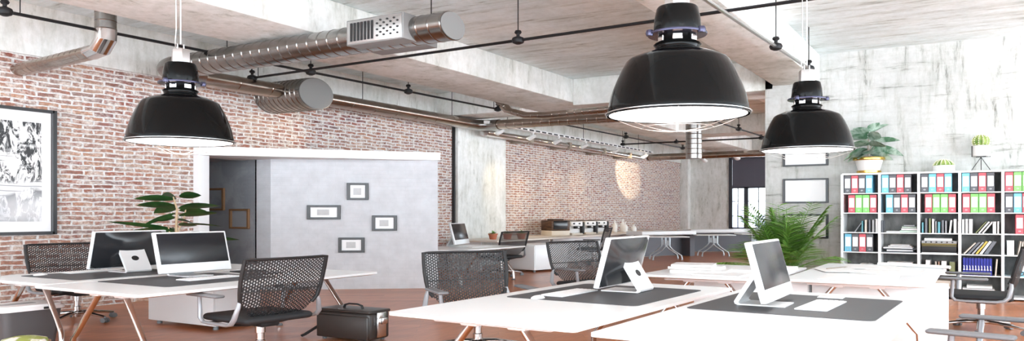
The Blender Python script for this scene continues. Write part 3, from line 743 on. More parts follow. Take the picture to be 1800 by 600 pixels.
# ================================================================== PICTURES
def picture(label, loc, rz, w, h, art, fr='frame_black', fw=.035, depth=.03, name='picture_frame', cat='picture', group=None, mount=.0, art_rect=None):
    """hangs with its back on local y=0, faces -y; origin at the lower edge middle"""
    t = thing(name, label, cat, loc, rz, group)
    def _f(b):
        for x in (-w/2+fw/2, w/2-fw/2): box2(b, x-fw/2, x+fw/2, -depth, 0, 0, h, .004, 1)
        for z in (fw/2, h-fw/2): box2(b, -w/2+fw*.5, w/2-fw*.5, -depth, 0, z-fw/2, z+fw/2, .004, 1)
    obj('frame', _f, fr, t)
    if art is None: return t
    obj('mount', lambda b: box2(b, -w/2+fw*.8, w/2-fw*.8, -depth*.5, -.002, fw*.8, h-fw*.8), 'card', t)
    if art_rect:
        x0, x1, z0, z1 = art_rect
        obj('print', lambda b: box2(b, x0, x1, -depth*.5-.002, -depth*.5, z0, z1), art, t)
    return t
picture('huge black framed black and white brush drawing on the brick wall at left', (3.27, WY, 1.13), 0, 1.80, 1.82, 'ink', 'frame_black', .045, .06, art_rect=(-.72, .77, .19, 1.62))
gp = 'blank pictures on the concrete wall'
picture('blank black framed picture highest beside the bookshelf, below the right lamp', (XS, 1.87, 2.34), -PI/2, .54, .47, 'card', fw=.03, group=gp, art_rect=(-.2,.2,.07,.4))
picture('blank black framed picture middle of the column beside the bookshelf', (XS, 1.87, 1.63), -PI/2, .54, .47, 'card', fw=.03, group=gp, art_rect=(-.2,.2,.07,.4))
picture('blank black framed picture behind the palm beside the bookshelf', (XS, 1.87, .96), -PI/2, .54, .46, 'card', fw=.03, group=gp, art_rect=(-.2,.2,.07,.4))
# four small pictures on the angled partition: found by where the sight lines meet that wall
th = math.radians(YAW); fwd = Vector((math.cos(th), math.sin(th))); rgt = Vector((math.sin(th), -math.cos(th)))
dv = (PB-PA).normalized(); nv = Vector((dv.y, -dv.x))
if nv.dot(PA) > 0: nv = -nv
rzp = math.atan2(dv.y, dv.x)
def on_partition(px, py):
    r = (px-900)/F; dr = fwd+rgt*r
    Z = PA.dot(nv)/dr.dot(nv); p = dr*Z
    return p, EYE+(374-py)*Z/(K*F)
for (x0, x1, y0, y1, pr, lab) in ((610, 648, 322, 352, .4, 'small black framed print, the topmost of the four on the white partition'), (540, 599, 361, 386, .34, 'wide black framed print, the leftmost of the four on the white partition'),
        (654, 698, 379, 406, .34, 'black framed print, the rightmost of the four on the white partition'), (595, 641, 418, 444, .34, 'black framed print, the lowest of the four on the white partition')):
    a, z1 = on_partition(x0, y0); c, z0 = on_partition(x1, y1)
    w_ = (c-a).length; h_ = z1-z0; mid = (a+c)/2
    fw = .04
    picture(lab, (mid.x+nv.x*.001, mid.y+nv.y*.001, z0), rzp, w_, h_, 'art_grey', fw=fw, depth=.035, group='small prints on the partition', art_rect=(-w_*.2, w_*.16, h_*.3, h_*.7))
gp = 'empty wooden frames in the passage'
picture('empty brown wooden frame at the left in the dark passage', (6.6, 8.42, 1.49), -PI/2, .44, .44, None, 'wood', .04, .03, group=gp)
picture('empty brown wooden frame at the right in the dark passage, the lower one', (6.6, 7.92, 1.14), -PI/2, .36, .38, None, 'wood', .035, .03, group=gp)

# ================================================================== BOOKSHELF
SX = 9.85; SY = [1.40-.40*k for k in range(8)]; SZ = [.04+.35*k for k in range(7)]
sh = thing('bookshelf', 'white open grid bookshelf filled with binders and books against the concrete wall', 'bookshelf', (SX, SY[0], 0))
for k, y in enumerate(SY): obj('upright', (lambda y: lambda b: box2(b, 0, .345, y-SY[0]-.014 , y-SY[0]+.014, .0, 2.14, .002, 1))(y), 'white', sh)
for k, z in enumerate(SZ):
    e = .016 if k in (0, 6) else .009
    obj('shelf_board', (lambda z, e: lambda b: box2(b, .002, .343, SY[-1]-SY[0], 0, z-e, z+e, .002, 1))(z, e), 'white', sh)
obj('back_panel_or_shade', lambda b: box2(b, .338, .346, SY[-1]-SY[0], 0, .05, 2.13), 'shelf_shade', sh, label='mottled dark grey sheet added as the shade inside the shelf')  # added sheet: shade of the open cells put into its dark colour
ROW = ('top', 'second', 'third', 'fourth', 'fifth', 'bottom'); COL = ('first', 'second', 'third', 'fourth', 'fifth', 'sixth')
ORD = ('first', 'second', 'third', 'fourth', 'fifth', 'sixth', 'seventh', 'eighth', 'ninth', 'tenth', 'eleventh', 'twelfth')
def cell(row, col):
    """inner left edge y, floor z of a shelf cell; rows from the top"""
    return SY[col]-.016, SZ[5-row]+.0095
BN = {'r': 'red', 'g': 'green', 'b': 'light blue', 'd': 'dark grey'}; BM = {'r': 'red', 'g': 'green', 'b': 'blue', 'd': 'dark'}
proto = {}
def binder(kind, y, z, label):
    if kind not in proto:
        t = thing('ring_binder', label, 'binder', (0,0,0), 0, 'ring binders on the bookshelf')
        def _c(b):
            box2(b, -.002, .28, -.036, -.033, 0, .315); box2(b, -.002, .28, .033, .036, 0, .315); box2(b, -.004, .0, -.036, .036, 0, .315, .001, 1)
        obj('cover', _c, BM[kind], t)
        obj('papers', lambda b: box2(b, .002, .27, -.031, .031, .005, .305), 'paper', t)
        obj('spine_label', lambda b: box2(b, -.0058, -.004, -.028, .028, .09, .262, .0005, 1), 'card', t)
        obj('finger_ring', lambda b: tube(b, arc((0,0,0), .009, 0, 345, 23) and [(-.0048, .009*math.cos(a), .045+.009*math.sin(a)) for a in (2*PI*k/20 for k in range(20))], .002, 5, closed=True), 'rawsteel', t)
        proto[kind] = t; t.location = (SX+.03, y, z)
        return t
    return dup(proto[kind], (SX+.03, y, z), 0, label)
def binders(row, col, kinds, off=0.02, pitch=.077):
    y, z = cell(row, col)
    for k, c in enumerate(kinds):
        binder(c, y-off-.036-k*pitch, z, '%s binder, %s from left, %s row, %s column of the bookshelf' % (BN[c], ORD[k], ROW[row], COL[col]))
for col, ks in enumerate(('drdb', 'bdrd', 'dbrb', 'bdrd', 'rggr', 'dbrd')): binders(0, col, ks, .006)
for col, (ks, of) in enumerate((('rggr', .05), ('bdrd', .05), ('rggr', .045), ('rggr', .01), ('dbrb', .006), ('rggd', .02))): binders(1, col, ks, of)
binders(2, 4, 'rgg', .10); binders(3, 0, 'bdrd', .012); binders(4, 4, 'bb', .14)
def shelf_books(row, col, spec, off=.02):
    """spec: list of (thickness, height, material, colour word, lean degrees, gap after)"""
    y, z = cell(row, col); yy = y-off
    for k, (w_, h_, m, word, lean, gap) in enumerate(spec):
        lr = math.radians(lean); tw = w_*math.cos(lr)+ (h_*abs(math.sin(lr)) if k == len(spec)-1 and 0 else 0)
        book('%s book, %s from left, %s row, %s column of shelf' % (word, ORD[k], ROW[row], COL[col]), (SX+.11, yy-w_/2/max(.5, math.cos(lr)), z), (.17, w_, h_), m, 0, 'books standing on the bookshelf', lean=lr)
        yy -= w_/max(.5, math.cos(lr))+.003+gap
shelf_books(2, 0, [(.016,.19,'mid','leaning grey',24,.06), (.022,.20,'teal','small teal',0,.008), (.03,.22,'beige','grey beige',0,.01), (.026,.22,'slate','black and dark',0,.006), (.03,.22,'mid','grey',0,.004), (.05,.24,'card','tall thick white',0,.01), (.02,.21,'slate','thin dark',0,0)], .11)
shelf_books(2, 2, [(.024,.18,'teal','blue and white',0,.004), (.03,.25,'slate','dark',0,.006), (.026,.25,'olive','olive',0,.002), (.026,.24,'card','white',0,.002), (.02,.20,'mid','grey striped',0,.002), (.03,.19,'teal','teal',0,.004), (.03,.22,'slate','slate',0,.002), (.022,.21,'mid','mid grey',0,.01), (.024,.22,'card','slightly leaning white',4,.02), (.034,.24,'card','tall white',0,.002), (.028,.2,'paper','broad pale',0,0)], .012)
shelf_books(2, 3, [(.028,.235,'card','white',0,.0), (.03,.24,'card','thick white',0,.0), (.04,.24,'paper','wide white',0,.012), (.020,.215,'olive','leaning dark gold',27,.004), (.024,.215,'card','leaning white',26,.006), (.024,.21,'card','steeply leaning white',25,.072), (.038,.20,'card','upright white',0,.0), (.024,.205,'paper','pale upright',0,0)], .004)
shelf_books(3, 3, [(.024,.215,'beige','leaning beige',30,.006), (.03,.225,'slate','leaning dark',28,.004), (.026,.225,'mid','leaning grey',27,.004), (.028,.235,'yellow','leaning gold edged',25,.004), (.032,.235,'card','leaning black and white',23,.004), (.045,.23,'slate','leaning thick slate',21,0)], .012)
shelf_books(3, 4, [(.07,.24,'card','thick white',0,.02), (.02,.23,'beige','beige',6,.004), (.022,.22,'beige','second beige',4,.006), (.03,.24,'card','slim white',0,0)], .02)
shelf_books(4, 2, [(.05,.23,'card','white',0,.04), (.022,.21,'beige','beige',0,.004), (.022,.21,'tan','tan',0,.008), (.055,.22,'card','broad white',0,.02), (.06,.21,'olive','dark olive',0,0)], .05)
y0, z0 = cell(4, 3)
vp = None
for k in range(10):
    lab = 'royal blue volume with white spine emblem, %s from left of the set' % ORD[k]
    if vp is None:
        vp = book(lab, (SX+.14, y0-.03, z0), (.24, .026, .285), 'navy', 0, 'set of royal blue volumes', name='bound_volume')
        vp.location = (SX+.14, y0-.026-.0005, z0)
        obj('spine_emblem', lambda b: (box2(b, -.1225, -.1198, -.003, .004, .10, .15), box2(b, -.1225, -.1198, -.008, .009, .085, .10), box2(b, -.1225, -.1198, -.001, .007, .15, .162)), 'card', vp)
    else: dup(vp, (SX+.14, y0-.0265-k*.0275, z0), 0, lab)
book('pale beige volume leaning against the royal blue set', (SX+.12, y0-.318, z0), (.2,.022,.28), 'beige', 0, lean=math.radians(3))
# lying things on the shelves
def stack(row, col, items, off):
    y, z = cell(row, col); zz = z
    for (L, Wd, h, m, dy, lab) in items:
        t = thing('book', lab, 'book', (SX+.17, y-off-dy, zz), 0, 'books lying on the bookshelf')
        c = min(.004, h*.3)
        obj('cover', (lambda L, Wd, h, c: lambda b: (box2(b, -Wd/2, Wd/2, -L/2, L/2, 0, c), box2(b, -Wd/2, Wd/2, -L/2, L/2, h-c, h), box2(b, -Wd/2, -Wd/2+c, -L/2, L/2, 0, h)))(L, Wd, h, c), m, t)
        obj('pages', (lambda L, Wd, h, c: lambda b: box2(b, -Wd/2+c, Wd/2-.003, -L/2+.003, L/2-.003, c, h-c))(L, Wd, h, c), 'paper', t)
        zz += h+.0005
stack(2, 1, [(.14,.2,.025,'card',0,'flat white book lying alone at the left of the pale green stack')], .12)
stack(2, 1, [(.19,.2,.04,'mint',0,'lowest pale green book of the stack in the third row'), (.16,.2,.035,'paper',0,'middle whitish book of the pale green stack'), (.15,.19,.03,'mint',0,'upper pale green book of the stack in the third row'), (.11,.16,.03,'mid',0,'small grey box like book topping the pale green stack')], .285)
stack(3, 1, [(.34,.24,.018,'slate',0,'black folder at the bottom of the paper stack, fourth row'), (.27,.22,.03,'card',0,'white book low in the paper stack, fourth row'), (.34,.24,.016,'slate',.01,'wide black folder amid the paper stack, fourth row'), (.30,.23,.028,'card',-.02,'shifted white book in the paper stack, fourth row'), (.24,.22,.024,'card',.0,'white book above the middle of the paper stack, fourth row'), (.2,.2,.02,'card',0,'topmost white book of the paper stack, fourth row')], .19)
stack(4, 1, [(.34,.24,.05,'slate',0,'black folder under the white box in the fifth row, second column'), (.32,.24,.06,'card',0,'white box file in the fifth row, second column'), (.32,.24,.03,'slate',-.01,'black tray between white files in the fifth row, second column'), (.26,.22,.04,'card',0,'topmost white file in the fifth row, second column')], .19)
stack(5, 3, [(.30,.22,.05,'card',0,'thick white pad at the bottom of the lowest row pile'), (.28,.22,.03,'beige',.01,'beige pad in the lowest row pile'), (.30,.22,.04,'card',-.01,'white pad in the lowest row pile, second from top'), (.24,.2,.05,'paper',.0,'topmost cream pad of the lowest row pile')], .17)
stack(5, 2, [(.32,.24,.14,'paper',0,'thick cream paper pile in the lowest row, third column'), (.3,.22,.1,'beige',.0,'beige paper pile above the cream one in the lowest row')], .19)
y, z = cell(3, 2)
t = thing('storage_box', 'black box with a patterned band and gold line in the fourth row', 'box', (SX+.16, y-.185, z))
obj('body', lambda b: box2(b, -.13, .13, -.17, .17, .012, .17, .004), 'matt_black', t)
obj('base', lambda b: box2(b, -.132, .132, -.172, .172, 0, .014, .002), 'card', t)
obj('lid', lambda b: box2(b, -.133, .133, -.173, .173, .17, .215, .004), 'mid', t, label='grey patterned lid')
obj('gold_line', lambda b: (box2(b, -.1345, -.13, -.173, .173, .155, .162), box2(b, -.1345, -.13, -.173, .173, .13, .134)), 'yellow', t)
obj('band_pattern', lambda b: [lathe(b, [(.001,-.013), (.013,0), (.001,.013)], 6, (-.134, -.13+k*.052, .193)) for k in range(6)], 'matt_black', t)
stack_y = y
t = lying_book('white book lying on top of the black patterned box', (SX+.16, y-.175, z+.2155), (.24,.27,.045), 'card')
y, z = cell(4, 0)
def _crumple(b):
    r2 = random.Random(3)
    for k in range(9):
        q = bmesh.ops.create_icosphere(b, subdivisions=2, radius=.05)
        cx, cy, cz = r2.uniform(-.06,.06), -.15+k*.034, .045+ (.05 if k in (2,3,4) else 0)
        for v in q['verts']: v.co = Vector((cx, cy, cz))+v.co*r2.uniform(.6, 1.05)
    for v in b.verts: v.co.z = max(0, v.co.z)
o = obj('crumpled_paper', _crumple, 'paper', loc=(SX+.16, y-.185, z), ang=10); tag(o, 'heap of crumpled white paper in the fifth row, leftmost column', 'paper', kind='stuff')

# ================================================================== PLANTS
def leaf(b, base, direction, L, Wd, droop=.25, fold=.25, n=7, roll=0.):
    base = Vector(base); dr = Vector(direction).normalized()
    side = dr.cross(Vector((0,0,1)))
    side = side.normalized() if side.length > .05 else Vector((1,0,0))
    if roll: side = Matrix.Rotation(roll, 3, dr) @ side
    rows = []
    for i in range(n+1):
        t = i/n
        w = Wd*math.sin(PI*min(1, t*.96+.04))**.75*(1-.25*t)
        c = base+dr*L*t+Vector((0,0,-droop*L*t*t))
        up = side.cross(dr).normalized()
        rows.append((b.verts.new(c+side*w/2+up*w*fold*.5), b.verts.new(c), b.verts.new(c-side*w/2+up*w*fold*.5)))
    for a, c in zip(rows, rows[1:]):
        b.faces.new((a[0], a[1], c[1], c[0])); b.faces.new((a[1], a[2], c[2], c[1]))
def dirv(az, el): a, e = math.radians(az), math.radians(el); return Vector((math.cos(a)*math.cos(e), math.sin(a)*math.cos(e), math.sin(e)))
RA = YAW-90      # azimuth of "to the right in the photo"
# rubber plant between the desk and the door post
t = thing('rubber_plant', 'broad leaved dark green plant on a pale stem beside the white door post', 'plant', (4.72, 6.55, 0))
obj('pot', lambda b: lathe(b, [(.12,0), (.17,.32), (.18,.34), (.165,.345), (.15,.31)], 28), 'pot_white', t)
obj('soil', lambda b: lathe(b, [(.155,.30), (.152,.305)], 24), 'soil', t)
def _st(b):
    tube(b, [(0,0,.3), (.01,-.01,.8), (-.01,.0,1.2), (.0,.0,1.5), (-.02,.03,1.68)], [.018,.016,.013,.010,.006], 8)
    tube(b, [(.0,0,1.15), (.05,-.03,1.35), (.07,-.05,1.58)], [.010,.008,.005], 8); tube(b, [(.0,0,.95), (-.05,.04,1.15), (-.06,.05,1.25)], [.010,.008,.005], 8)
obj('stem', _st, 'stem', t)
def _lv(b):
    r2 = random.Random(5)
    L_ = RA+180
    spec = [(1.70,RA+20,12,.20,.12), (1.68,L_-30,18,.22,.12), (1.66,L_,8,.40,.10), (1.57,L_+12,2,.34,.13), (1.56,L_-25,-10,.30,.13), (1.52,RA-5,14,.42,.14), (1.50,RA+30,0,.26,.12), (1.47,L_+5,-28,.36,.06), (1.42,RA+5,8,.36,.12), (1.40,L_+40,-8,.2,.10), (1.36,RA-30,-4,.22,.1),
            (1.30,RA+8,2,.40,.05), (1.28,RA-20,6,.22,.1), (1.22,L_+10,12,.62,.07), (1.20,L_-5,-2,.52,.15), (1.18,L_+20,4,.34,.13), (1.2,L_-60,0,.26,.12), (1.14,L_+3,-10,.66,.05), (1.12,RA+10,6,.34,.12), (1.08,RA-8,6,.62,.09), (1.06,RA+35,-4,.4,.12), (1.02,L_,-10,.36,.13), (.9,RA,-8,.4,.12), (.88,L_-30,-6,.4,.12), (.86,RA+60,-4,.34,.12), (.86,RA-70,-4,.34,.12)]
    for z, az, el, L, w in spec:
        d0 = dirv(az, el); leaf(b, d0*.02+Vector((0,0,z-.02)), d0, L, w*1.25, r2.uniform(.02,.16), .2, roll=r2.uniform(.5,1.0)*(1 if math.cos(math.radians(az-RA)) < 0 else -1))
obj('foliage', _lv, 'leaf', t, ang=60)
# areca palm beside the bookshelf
t = thing('palm', 'bushy green palm before the concrete wall left of the bookshelf', 'plant', (9.28, 1.93, 0))
obj('pot', lambda b: lathe(b, [(.15,0), (.2,.34), (.21,.36), (.19,.365), (.175,.33)], 28), 'pot_white', t)
obj('soil', lambda b: lathe(b, [(.18,.32), (.178,.325)], 24), 'soil', t)
r3 = random.Random(11)
fr = []
for k in range(34):
    az = r3.uniform(0, 360); el = r3.uniform(66, 89) if k > 9 else r3.uniform(45, 66); L = r3.uniform(1.1, 1.65) if k > 9 else r3.uniform(.7, 1.05)
    fr.append((az, el, L, r3.uniform(.08, .28)))
fr += [(RA+180+8, 36, 1.5, .50), (RA+180-6, 28, 1.45, .42), (RA+180+20, 40, 1.3, .45), (RA+5, 50, .8, .3)]
def frond(az, el, L, droop):
    d0 = dirv(az, el); out = []
    for i in range(15):
        q = i/14; out.append(d0*L*q+Vector((0,0,.30-droop*L*q*q))+Vector((d0.x, d0.y, 0))*L*.18*q*q)
    return out
obj('stalks', lambda b: [tube(b, frond(*f)[::2], [.008-.0008*i for i in range(8)], 5) for f in fr], 'palm', t)
def _pl(b):
    for f in fr:
        P = frond(*f); az = math.radians(f[0])
        for i in range(4, 15):
            tg = (P[i]-P[i-1]).normalized(); sd = tg.cross(Vector((0,0,1)))
            sd = sd.normalized() if sd.length > .1 else Vector((-math.sin(az), math.cos(az), 0))
            Lf = .30*math.sin(PI*(.18+.75*(i-4)/11))+.04
            for j in (0, .5):
                bp = P[i-1].lerp(P[i], j)
                for s in (-1, 1): leaf(b, bp, tg*.75+sd*s*.75+Vector((0,0,-.12)), Lf*1.15, .025, .30, .3, 3, roll=r3.uniform(-.8,.8))
obj('foliage', _pl, 'palm', t, ang=60)
# plants standing on the bookshelf
def shelf_top(px_y): return (SX+.17, px_y, 2.1565)
t = thing('potted_plant', 'grey green leafy plant in a white pot with gold rim on top of the bookshelf', 'plant', (SX+.18, 1.13, 2.157))
obj('pot', lambda b: lathe(b, [(.115,.03), (.12,.06), (.145,.20), (.15,.235)], 36), 'pot_white', t)
obj('pot_rim', lambda b: lathe(b, [(.152,.232), (.172,.236), (.178,.262), (.172,.288), (.155,.29), (.15,.27)], 36), 'gold', t, label='gold rim')
obj('pot_foot', lambda b: lathe(b, [(.12,0), (.135,.012), (.135,.045), (.118,.055)], 36), 'gold', t, label='gold foot')
obj('soil', lambda b: lathe(b, [(.15,.262), (.147,.272)], 24), 'soil', t)
obj('stem', lambda b: (tube(b, [(0,0,.26), (.0,.01,.5), (0,.0,.72)], [.010,.008,.005], 8), tube(b, [(0,0,.4), (0,-.06,.6), (0,-.09,.75)], [.007,.006,.004], 6)), 'twig', t)
def _fl(b):
    r2 = random.Random(21); L_ = RA+180
    sp = [(.72,RA+8,38,.30,.12), (.70,L_,42,.22,.13), (.74,RA-40,60,.2,.12), (.66,L_-12,30,.30,.14), (.62,L_+8,12,.32,.15), (.58,RA,6,.34,.14), (.56,RA+30,16,.24,.13), (.52,L_-4,-4,.34,.15), (.5,L_+30,14,.28,.15), (.46,RA-6,-6,.36,.15), (.44,L_+5,-22,.30,.15), (.42,RA+25,-10,.26,.14), (.38,L_-15,-28,.24,.14), (.36,L_+40,-12,.22,.14), (.36,RA-25,-20,.24,.13), (.6,RA-90,30,.24,.14), (.5,RA-80,5,.26,.15), (.42,RA-110,-10,.24,.15)]
    for z, az, el, L, w in sp:
        d0 = dirv(az, el); leaf(b, d0*.02+Vector((0,0,z-.0)), d0, L*1.06, w*1.3, r2.uniform(.1,.3), .3, roll=r2.uniform(.45,.95)*(1 if math.cos(math.radians(az-RA)) < 0 else -1))
def _fl2(b):
    _fl(b)
    for v in b.verts:
        if v.co.x > .05: v.co.x = .05+(v.co.x-.05)*.3
obj('foliage', _fl2, 'fig', t, ang=60)
def cactus_mesh(b, c, rx, rz, ribs, half=False):
    n, mm = ribs*4, 12; rings = []
    for j in range(mm+1):
        f = j/mm*(PI*.97)-PI/2 if not half else j/mm*PI/2*.97
        row = []
        for k in range(n):
            a = 2*PI*k/n; q = 1-.11*(1+math.cos(a*ribs))/2
            row.append(b.verts.new((c[0]+rx*q*math.cos(f)*math.cos(a), c[1]+rx*q*math.cos(f)*math.sin(a), c[2]+rz*math.sin(f))))
        rings.append(row)
    for a_, b_ in zip(rings, rings[1:]):
        for k in range(n): b.faces.new((a_[k], a_[(k+1) % n], b_[(k+1) % n], b_[k]))
    b.faces.new(rings[0][::-1]); b.faces.new(rings[-1])
def spines(b, c, rx, rz, ribs, f0):
    for k in range(ribs):
        a = 2*PI*(k+.5)/ribs
        for j in range(7):
            f = f0+(1.4-f0)*j/6.5; p = Vector((c[0]+rx*math.cos(f)*math.cos(a), c[1]+rx*math.cos(f)*math.sin(a), c[2]+rz*math.sin(f)))
            bm_box(b, p, (.012,.012,.012), 0)
t = thing('potted_cactus', 'low cactus in a flat white bowl on the bookshelf between the two other plants', 'plant', (SX+.17, .36, 2.157))
obj('pot', lambda b: lathe(b, [(.105,0), (.112,.01), (.112,.105), (.10,.105), (.098,.09)], 32), 'pot_white', t)
obj('cactus_body', lambda b: cactus_mesh(b, (0,0,.09), .108, .125, 14, True), 'cactus', t)
obj('spines', lambda b: spines(b, (0,0,.09), .108, .125, 14, .1), 'spine', t)
t = thing('potted_cactus', 'round ribbed cactus in a white pot on a thin black tripod stand', 'plant', (SX+.17, .0, 2.157))
obj('pot', lambda b: lathe(b, [(.085,.245), (.092,.25), (.092,.425), (.08,.43), (.078,.4)], 32), 'pot_white', t)
obj('cactus_body', lambda b: cactus_mesh(b, (0,0,.50), .088, .115, 12), 'cactus', t)
obj('spines', lambda b: spines(b, (0,0,.50), .088, .115, 12, -.5), 'spine', t)
def _tp(b):
    for a in (RA, RA+120, RA+240):
        d0 = dirv(a, 0); tube(b, [d0*.11, Vector((0,0,.23))], .004, 6)
    for a in (RA, RA+180): d0 = dirv(a, 0); tube(b, [(0,0,.238), d0*.100+Vector((0,0,.238)), d0*.100+Vector((0,0,.42))], .005, 6)
    tube(b, [dirv(RA+90,0)*.09+Vector((0,0,.238)), dirv(RA-90,0)*.09+Vector((0,0,.238))], .005, 6)
obj('tripod', _tp, 'black_iron', t)

# ================================================================== FAR COUNTERS
t = thing('wall_counter', 'long pale counter along the far brick wall carrying the espresso machines', 'counter', (14.6, 7.1, 0))
obj('worktop', lambda b: box2(b, -4.15, 4.2, -.55, .44, .72, .76, .006), 'worktop', t)
obj('front_panel', lambda b: box2(b, -1.9, 4.1, -.35, -.32, 0, .72), 'white', t)
for x, y in ((4.06,-.32), (-2.05,-.35), (-4.1,-.2)): obj('end_panel', lambda b: box2(b, x, x+.04, y, .44, 0, .72), 'white', t)
def bar(label, a, b_, dep, group):
    a, b_ = Vector(a), Vector(b_); L = (b_-a).length; rz = math.atan2((b_-a).y, (b_-a).x)
    t = thing('bar_counter', label, 'counter', ((a.x+b_.x)/2, (a.y+b_.y)/2, 0), rz, group)
    obj('worktop', lambda b: box2(b, -L/2, L/2, 0, dep, .72, .84, .008), 'white', t)
    obj('back_panel_or_shade', lambda b: box2(b, -L/2+.04, L/2-.16, dep*.55, dep*.6, .02, .72), 'panel', t)
    obj('end_panel', lambda b: box2(b, L/2-.16, L/2-.02, .03, dep*.95, 0, .72), 'panel', t)
    return t
bar('thick white bar counter on a blue grey panel right of the centre screen', (15.2, 6.0), (16.6, 5.3), .5, 'bar counters at the end of the room')
bar('white bar counter below the far window on blue grey panels', (17.6, 5.75), (19.4, 4.0), .7, 'bar counters at the end of the room')
def trestle(label, loc, rz):
    t = thing('folding_table', label, 'table', loc, rz, 'small white tables with forked legs')
    obj('tabletop', lambda b: box2(b, -.42, .42, -.3, .3, .69, .72, .008), 'white', t)
    for s in (-1, 1):
        def _l(b):
            tube(b, [(.04,s*.2,.69), (.04,s*.2,.42), (.11,s*.2,.30), (.27,s*.2,.14), (.29,s*.2,.02)], .018, 8); tube(b, [(-.04,s*.2,.69), (-.04,s*.2,.42), (-.11,s*.2,.30), (-.27,s*.2,.14), (-.29,s*.2,.02)], .018, 8)
            box2(b, -.05, .05, s*.2-.015, s*.2+.015, .44, .60); box2(b, -.3, -.27, s*.2-.02, s*.2+.02, 0, .03); box2(b, .27, .3, s*.2-.02, s*.2+.02, 0, .03)
        obj('forked_leg', _l, 'leg_grey', t)
ra = math.radians(RA)
trestle('small white table with forked legs before the thick white bar counter', (15.0, 5.42, 0), ra)
trestle('small white table with forked legs between the bar counter and the far window', (16.75, 4.98, 0), ra)
trestle('small white table with forked legs beneath the far window, partly behind palm fronds', (18.0, 4.36, 0), ra)

t = thing('bread_oven', 'dark brown oven on a pale base at the left of the espresso machines', 'oven', (13.55, 7.15, .76), math.radians(-30))
obj('base', lambda b: box2(b, -.21, .21, -.2, .2, 0, .15, .01), 'beige', t)
obj('body', lambda b: box2(b, -.21, .21, -.2, .2, .152, .46, .012), 'dark_wood', t)
obj('door', lambda b: (box2(b, -.17, .15, -.212, -.2, .19, .44, .006), tube(b, [(-.13,-.215,.41), (.11,-.215,.41)], .012, 8)), 'black_plastic', t)
obj('lid', lambda b: box2(b, -.12, .12, -.12, .12, .46, .50, .01), 'dark_wood', t)
def make_espresso():
    t = thing('espresso_machine', '', 'coffee machine', (0,0,0), 0, 'white espresso machines on the counter')
    obj('body', lambda b: (box2(b, -.17, .11, -.1, .2, 0, .42, .02, 3), box2(b, -.17, .11, -.2, -.08, .27, .42, .02, 3)), 'white_plastic', t)
    obj('drip_tray', lambda b: box2(b, -.16, .10, -.22, -.1, 0, .06, .01), 'beige', t)
    obj('brew_head', lambda b: (lathe(b, [(.03,.19), (.045,.2), (.045,.265), (.03,.27)], 16, (-.03,-.15,0)), tube(b, [(-.03,-.16,.215), (-.03,-.3,.20)], .014, 8)), 'matt_black', t)
    obj('side_panel', lambda b: box2(b, .112, .19, -.15, .2, .03, .40, .02), 'matt_black', t)
    obj('cup_rail', lambda b: box2(b, -.16, .1, -.15, .17, .421, .445, .008), 'dark_wood', t)
    for x in (-.10,.03): obj('gauge', lambda b: tube(b, [(x,-.2,.35), (x,-.206,.35)], .024, 12), 'matt_black', t)
    return t
e0 = make_espresso(); e0.location = (14.12, 7.05, .76); e0.rotation_euler.z = math.radians(-32); e0['label'] = 'white and black espresso machine right next to the brown oven'
dup(e0, (14.82, 7.08, .76), math.radians(-32), 'white and black espresso machine in the middle of the three')
dup(e0, (15.42, 7.10, .76), math.radians(-32), 'white espresso machine at the right of the three, nearest the bottles')
def bottle(label, loc, h, r):
    t = thing('bottle', label, 'bottle', loc, 0, 'white bottles on the counter')
    obj('body', lambda b: lathe(b, [(r*.9,0), (r,.01), (r,h*.55), (r*.75,h*.68), (r*.35,h*.76), (r*.33,h*.9)], 16), 'white_plastic', t)
    obj('cap', lambda b: lathe(b, [(r*.4,h*.9), (r*.4,h)], 12), 'card', t)
bottle('leftmost tall white bottle at the end of the counter', (16.55, 7.2, .76), .42, .06)
bottle('second white bottle at the end of the counter', (16.68, 7.0, .76), .36, .065)
bottle('tallest white bottle in the middle of the counter end group', (16.90, 7.15, .76), .46, .06)
bottle('small white bottle toward the right of the counter end group', (16.98, 6.9, .76), .27, .06)
bottle('rightmost small white bottle of the counter end group', (17.18, 7.0, .76), .24, .065)

def make_pot():
    t = thing('potted_plant', '', 'plant', (0,0,0), 0, 'small terracotta pots on the counter')
    obj('pot', lambda b: lathe(b, [(.055,0), (.075,.12), (.082,.122), (.082,.15), (.07,.152), (.066,.13)], 18), 'terracotta', t)
    def _pp(b):
        r2 = random.Random(9)
        for k in range(26): leaf(b, (0, 0, .13), dirv(r2.uniform(0,360), r2.uniform(15,85)), r2.uniform(.08,.15), .04, .3, .2, 4, roll=r2.uniform(-.6,.6))
    obj('foliage', _pp, 'palm', t)
    return t
p0 = make_pot(); p0.location = (11.0, 6.98, .76); p0['label'] = 'small green plant in a terracotta pot, leftmost of three behind the distant chair'
dup(p0, (11.2, 6.82, .76), 1.3, 'small green plant in a terracotta pot, middle of three behind the distant chair')
dup(p0, (11.42, 6.68, .76), 2.4, 'small green plant in a terracotta pot, rightmost of three behind the distant chair')

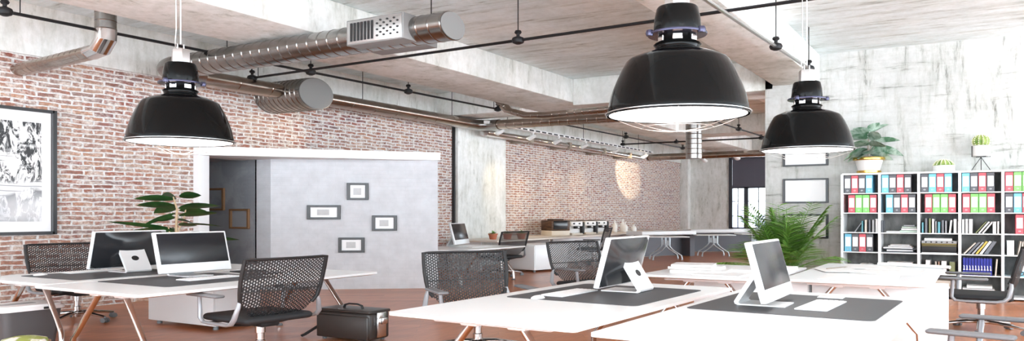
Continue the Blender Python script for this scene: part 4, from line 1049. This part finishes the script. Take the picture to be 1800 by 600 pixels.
# ================================================================== LIGHT
def spot(name, loc, target, watts, ang, col=(1,.80,.52), blend=.35, size=.03):
    l = bpy.data.lights.new(name, 'SPOT'); l.energy = watts; l.spot_size = math.radians(ang); l.spot_blend = blend; l.color = col; l.shadow_soft_size = size
    o = bpy.data.objects.new(name, l); C.objects.link(o)
    o.location = loc
    a = Vector((loc[0], loc[1], loc[2]*K)); c = Vector((target[0], target[1], target[2]*K))
    o.rotation_euler = (c-a).to_track_quat('-Z', 'Y').to_euler()
    return o
spot('rail_spot_light', (16.4, 5.8, 3.65), (18.3, 7.65, 2.95), 260, 25, (1,.84,.58), .25)
for x, tx in ((11.3, 12.6), (12.4, 13.6), (13.4, 15.2), (14.6, 16.4)): spot('rail_spot_light', (x, 6.85, 3.52), (tx, 7.65, 1.0), 26, 60, (1,.76,.46), .8)
spot('wall_spot_light', (7.9, 6.3, 3.5), (6.8, 7.65, 2.8), 20, 50, (1,.72,.42), .9)
spot('wall_spot_light', (5.0, 6.3, 3.7), (5.3, 7.65, 1.9), 30, 50, (1,.76,.5), .9)
def point(name, loc, watts, col=(1,.96,.9), size=.1):
    l = bpy.data.lights.new(name, 'POINT'); l.energy = watts; l.color = col; l.shadow_soft_size = size
    o = bpy.data.objects.new(name, l); C.objects.link(o); o.location = loc
for (x, y) in ((2.81,.97), (2.55,3.51), (4.84,.88)): point('pendant_bulb', (x, y, 1.93), 3)
sun = bpy.data.lights.new('daylight', 'SUN'); sun.energy = .9; sun.angle = math.radians(40); sun.color = (1,.97,.92)
so = bpy.data.objects.new('daylight', sun); C.objects.link(so); so.rotation_euler = Vector((.75, .62, -.42)).to_track_quat('-Z', 'Y').to_euler()
world = bpy.data.worlds.new('daylight_sky'); bpy.context.scene.world = world; world.use_nodes = True
bg = world.node_tree.nodes['Background']; bg.inputs['Strength'].default_value = 1.0
gw = N(world.node_tree); tc = gw.n('ShaderNodeTexCoord'); sz = gw.n('ShaderNodeSeparateXYZ', {'Vector': tc.outputs['Generated']})
zz = gw.n('ShaderNodeMapRange', {'Value': sz.outputs['Z'], 'From Min': -.25, 'From Max': .2, 'To Min': 0., 'To Max': 1.})
world.node_tree.links.new(gw.ramp(zz.outputs[0], [(0, (7.0,7.8,8.5)), (1, (2.2,2.42,2.62))]), bg.inputs['Color'])   # extra brightness added below the horizon to light the ceiling, bright overcast above

# ------------------------------------------------------------------ vertical proportion of the place
for me in bpy.data.meshes:
    for v in me.vertices: v.co.z *= K
    me.update()
for o in bpy.data.objects: o.location.z *= K

# ================================================================== CAMERA
cd = bpy.data.cameras.new('camera'); cam = bpy.data.objects.new('camera', cd); C.objects.link(cam)
cam.location = (0, 0, EYE*K); cam.rotation_euler = (PI/2, 0, math.radians(YAW-90))
cd.sensor_fit = 'HORIZONTAL'; cd.sensor_width = 36; cd.lens = 36*F/1800; cd.shift_y = 74/1800; cd.clip_start = .05
sc = bpy.context.scene; sc.camera = cam
sc.view_settings.view_transform = 'Standard'; sc.view_settings.look = 'None'; sc.view_settings.gamma = 1; sc.view_settings.use_curve_mapping = False
sc.view_settings.exposure = 0.9
sc.cycles.max_bounces = 10; sc.cycles.diffuse_bounces = 6; sc.cycles.transparent_max_bounces = 24
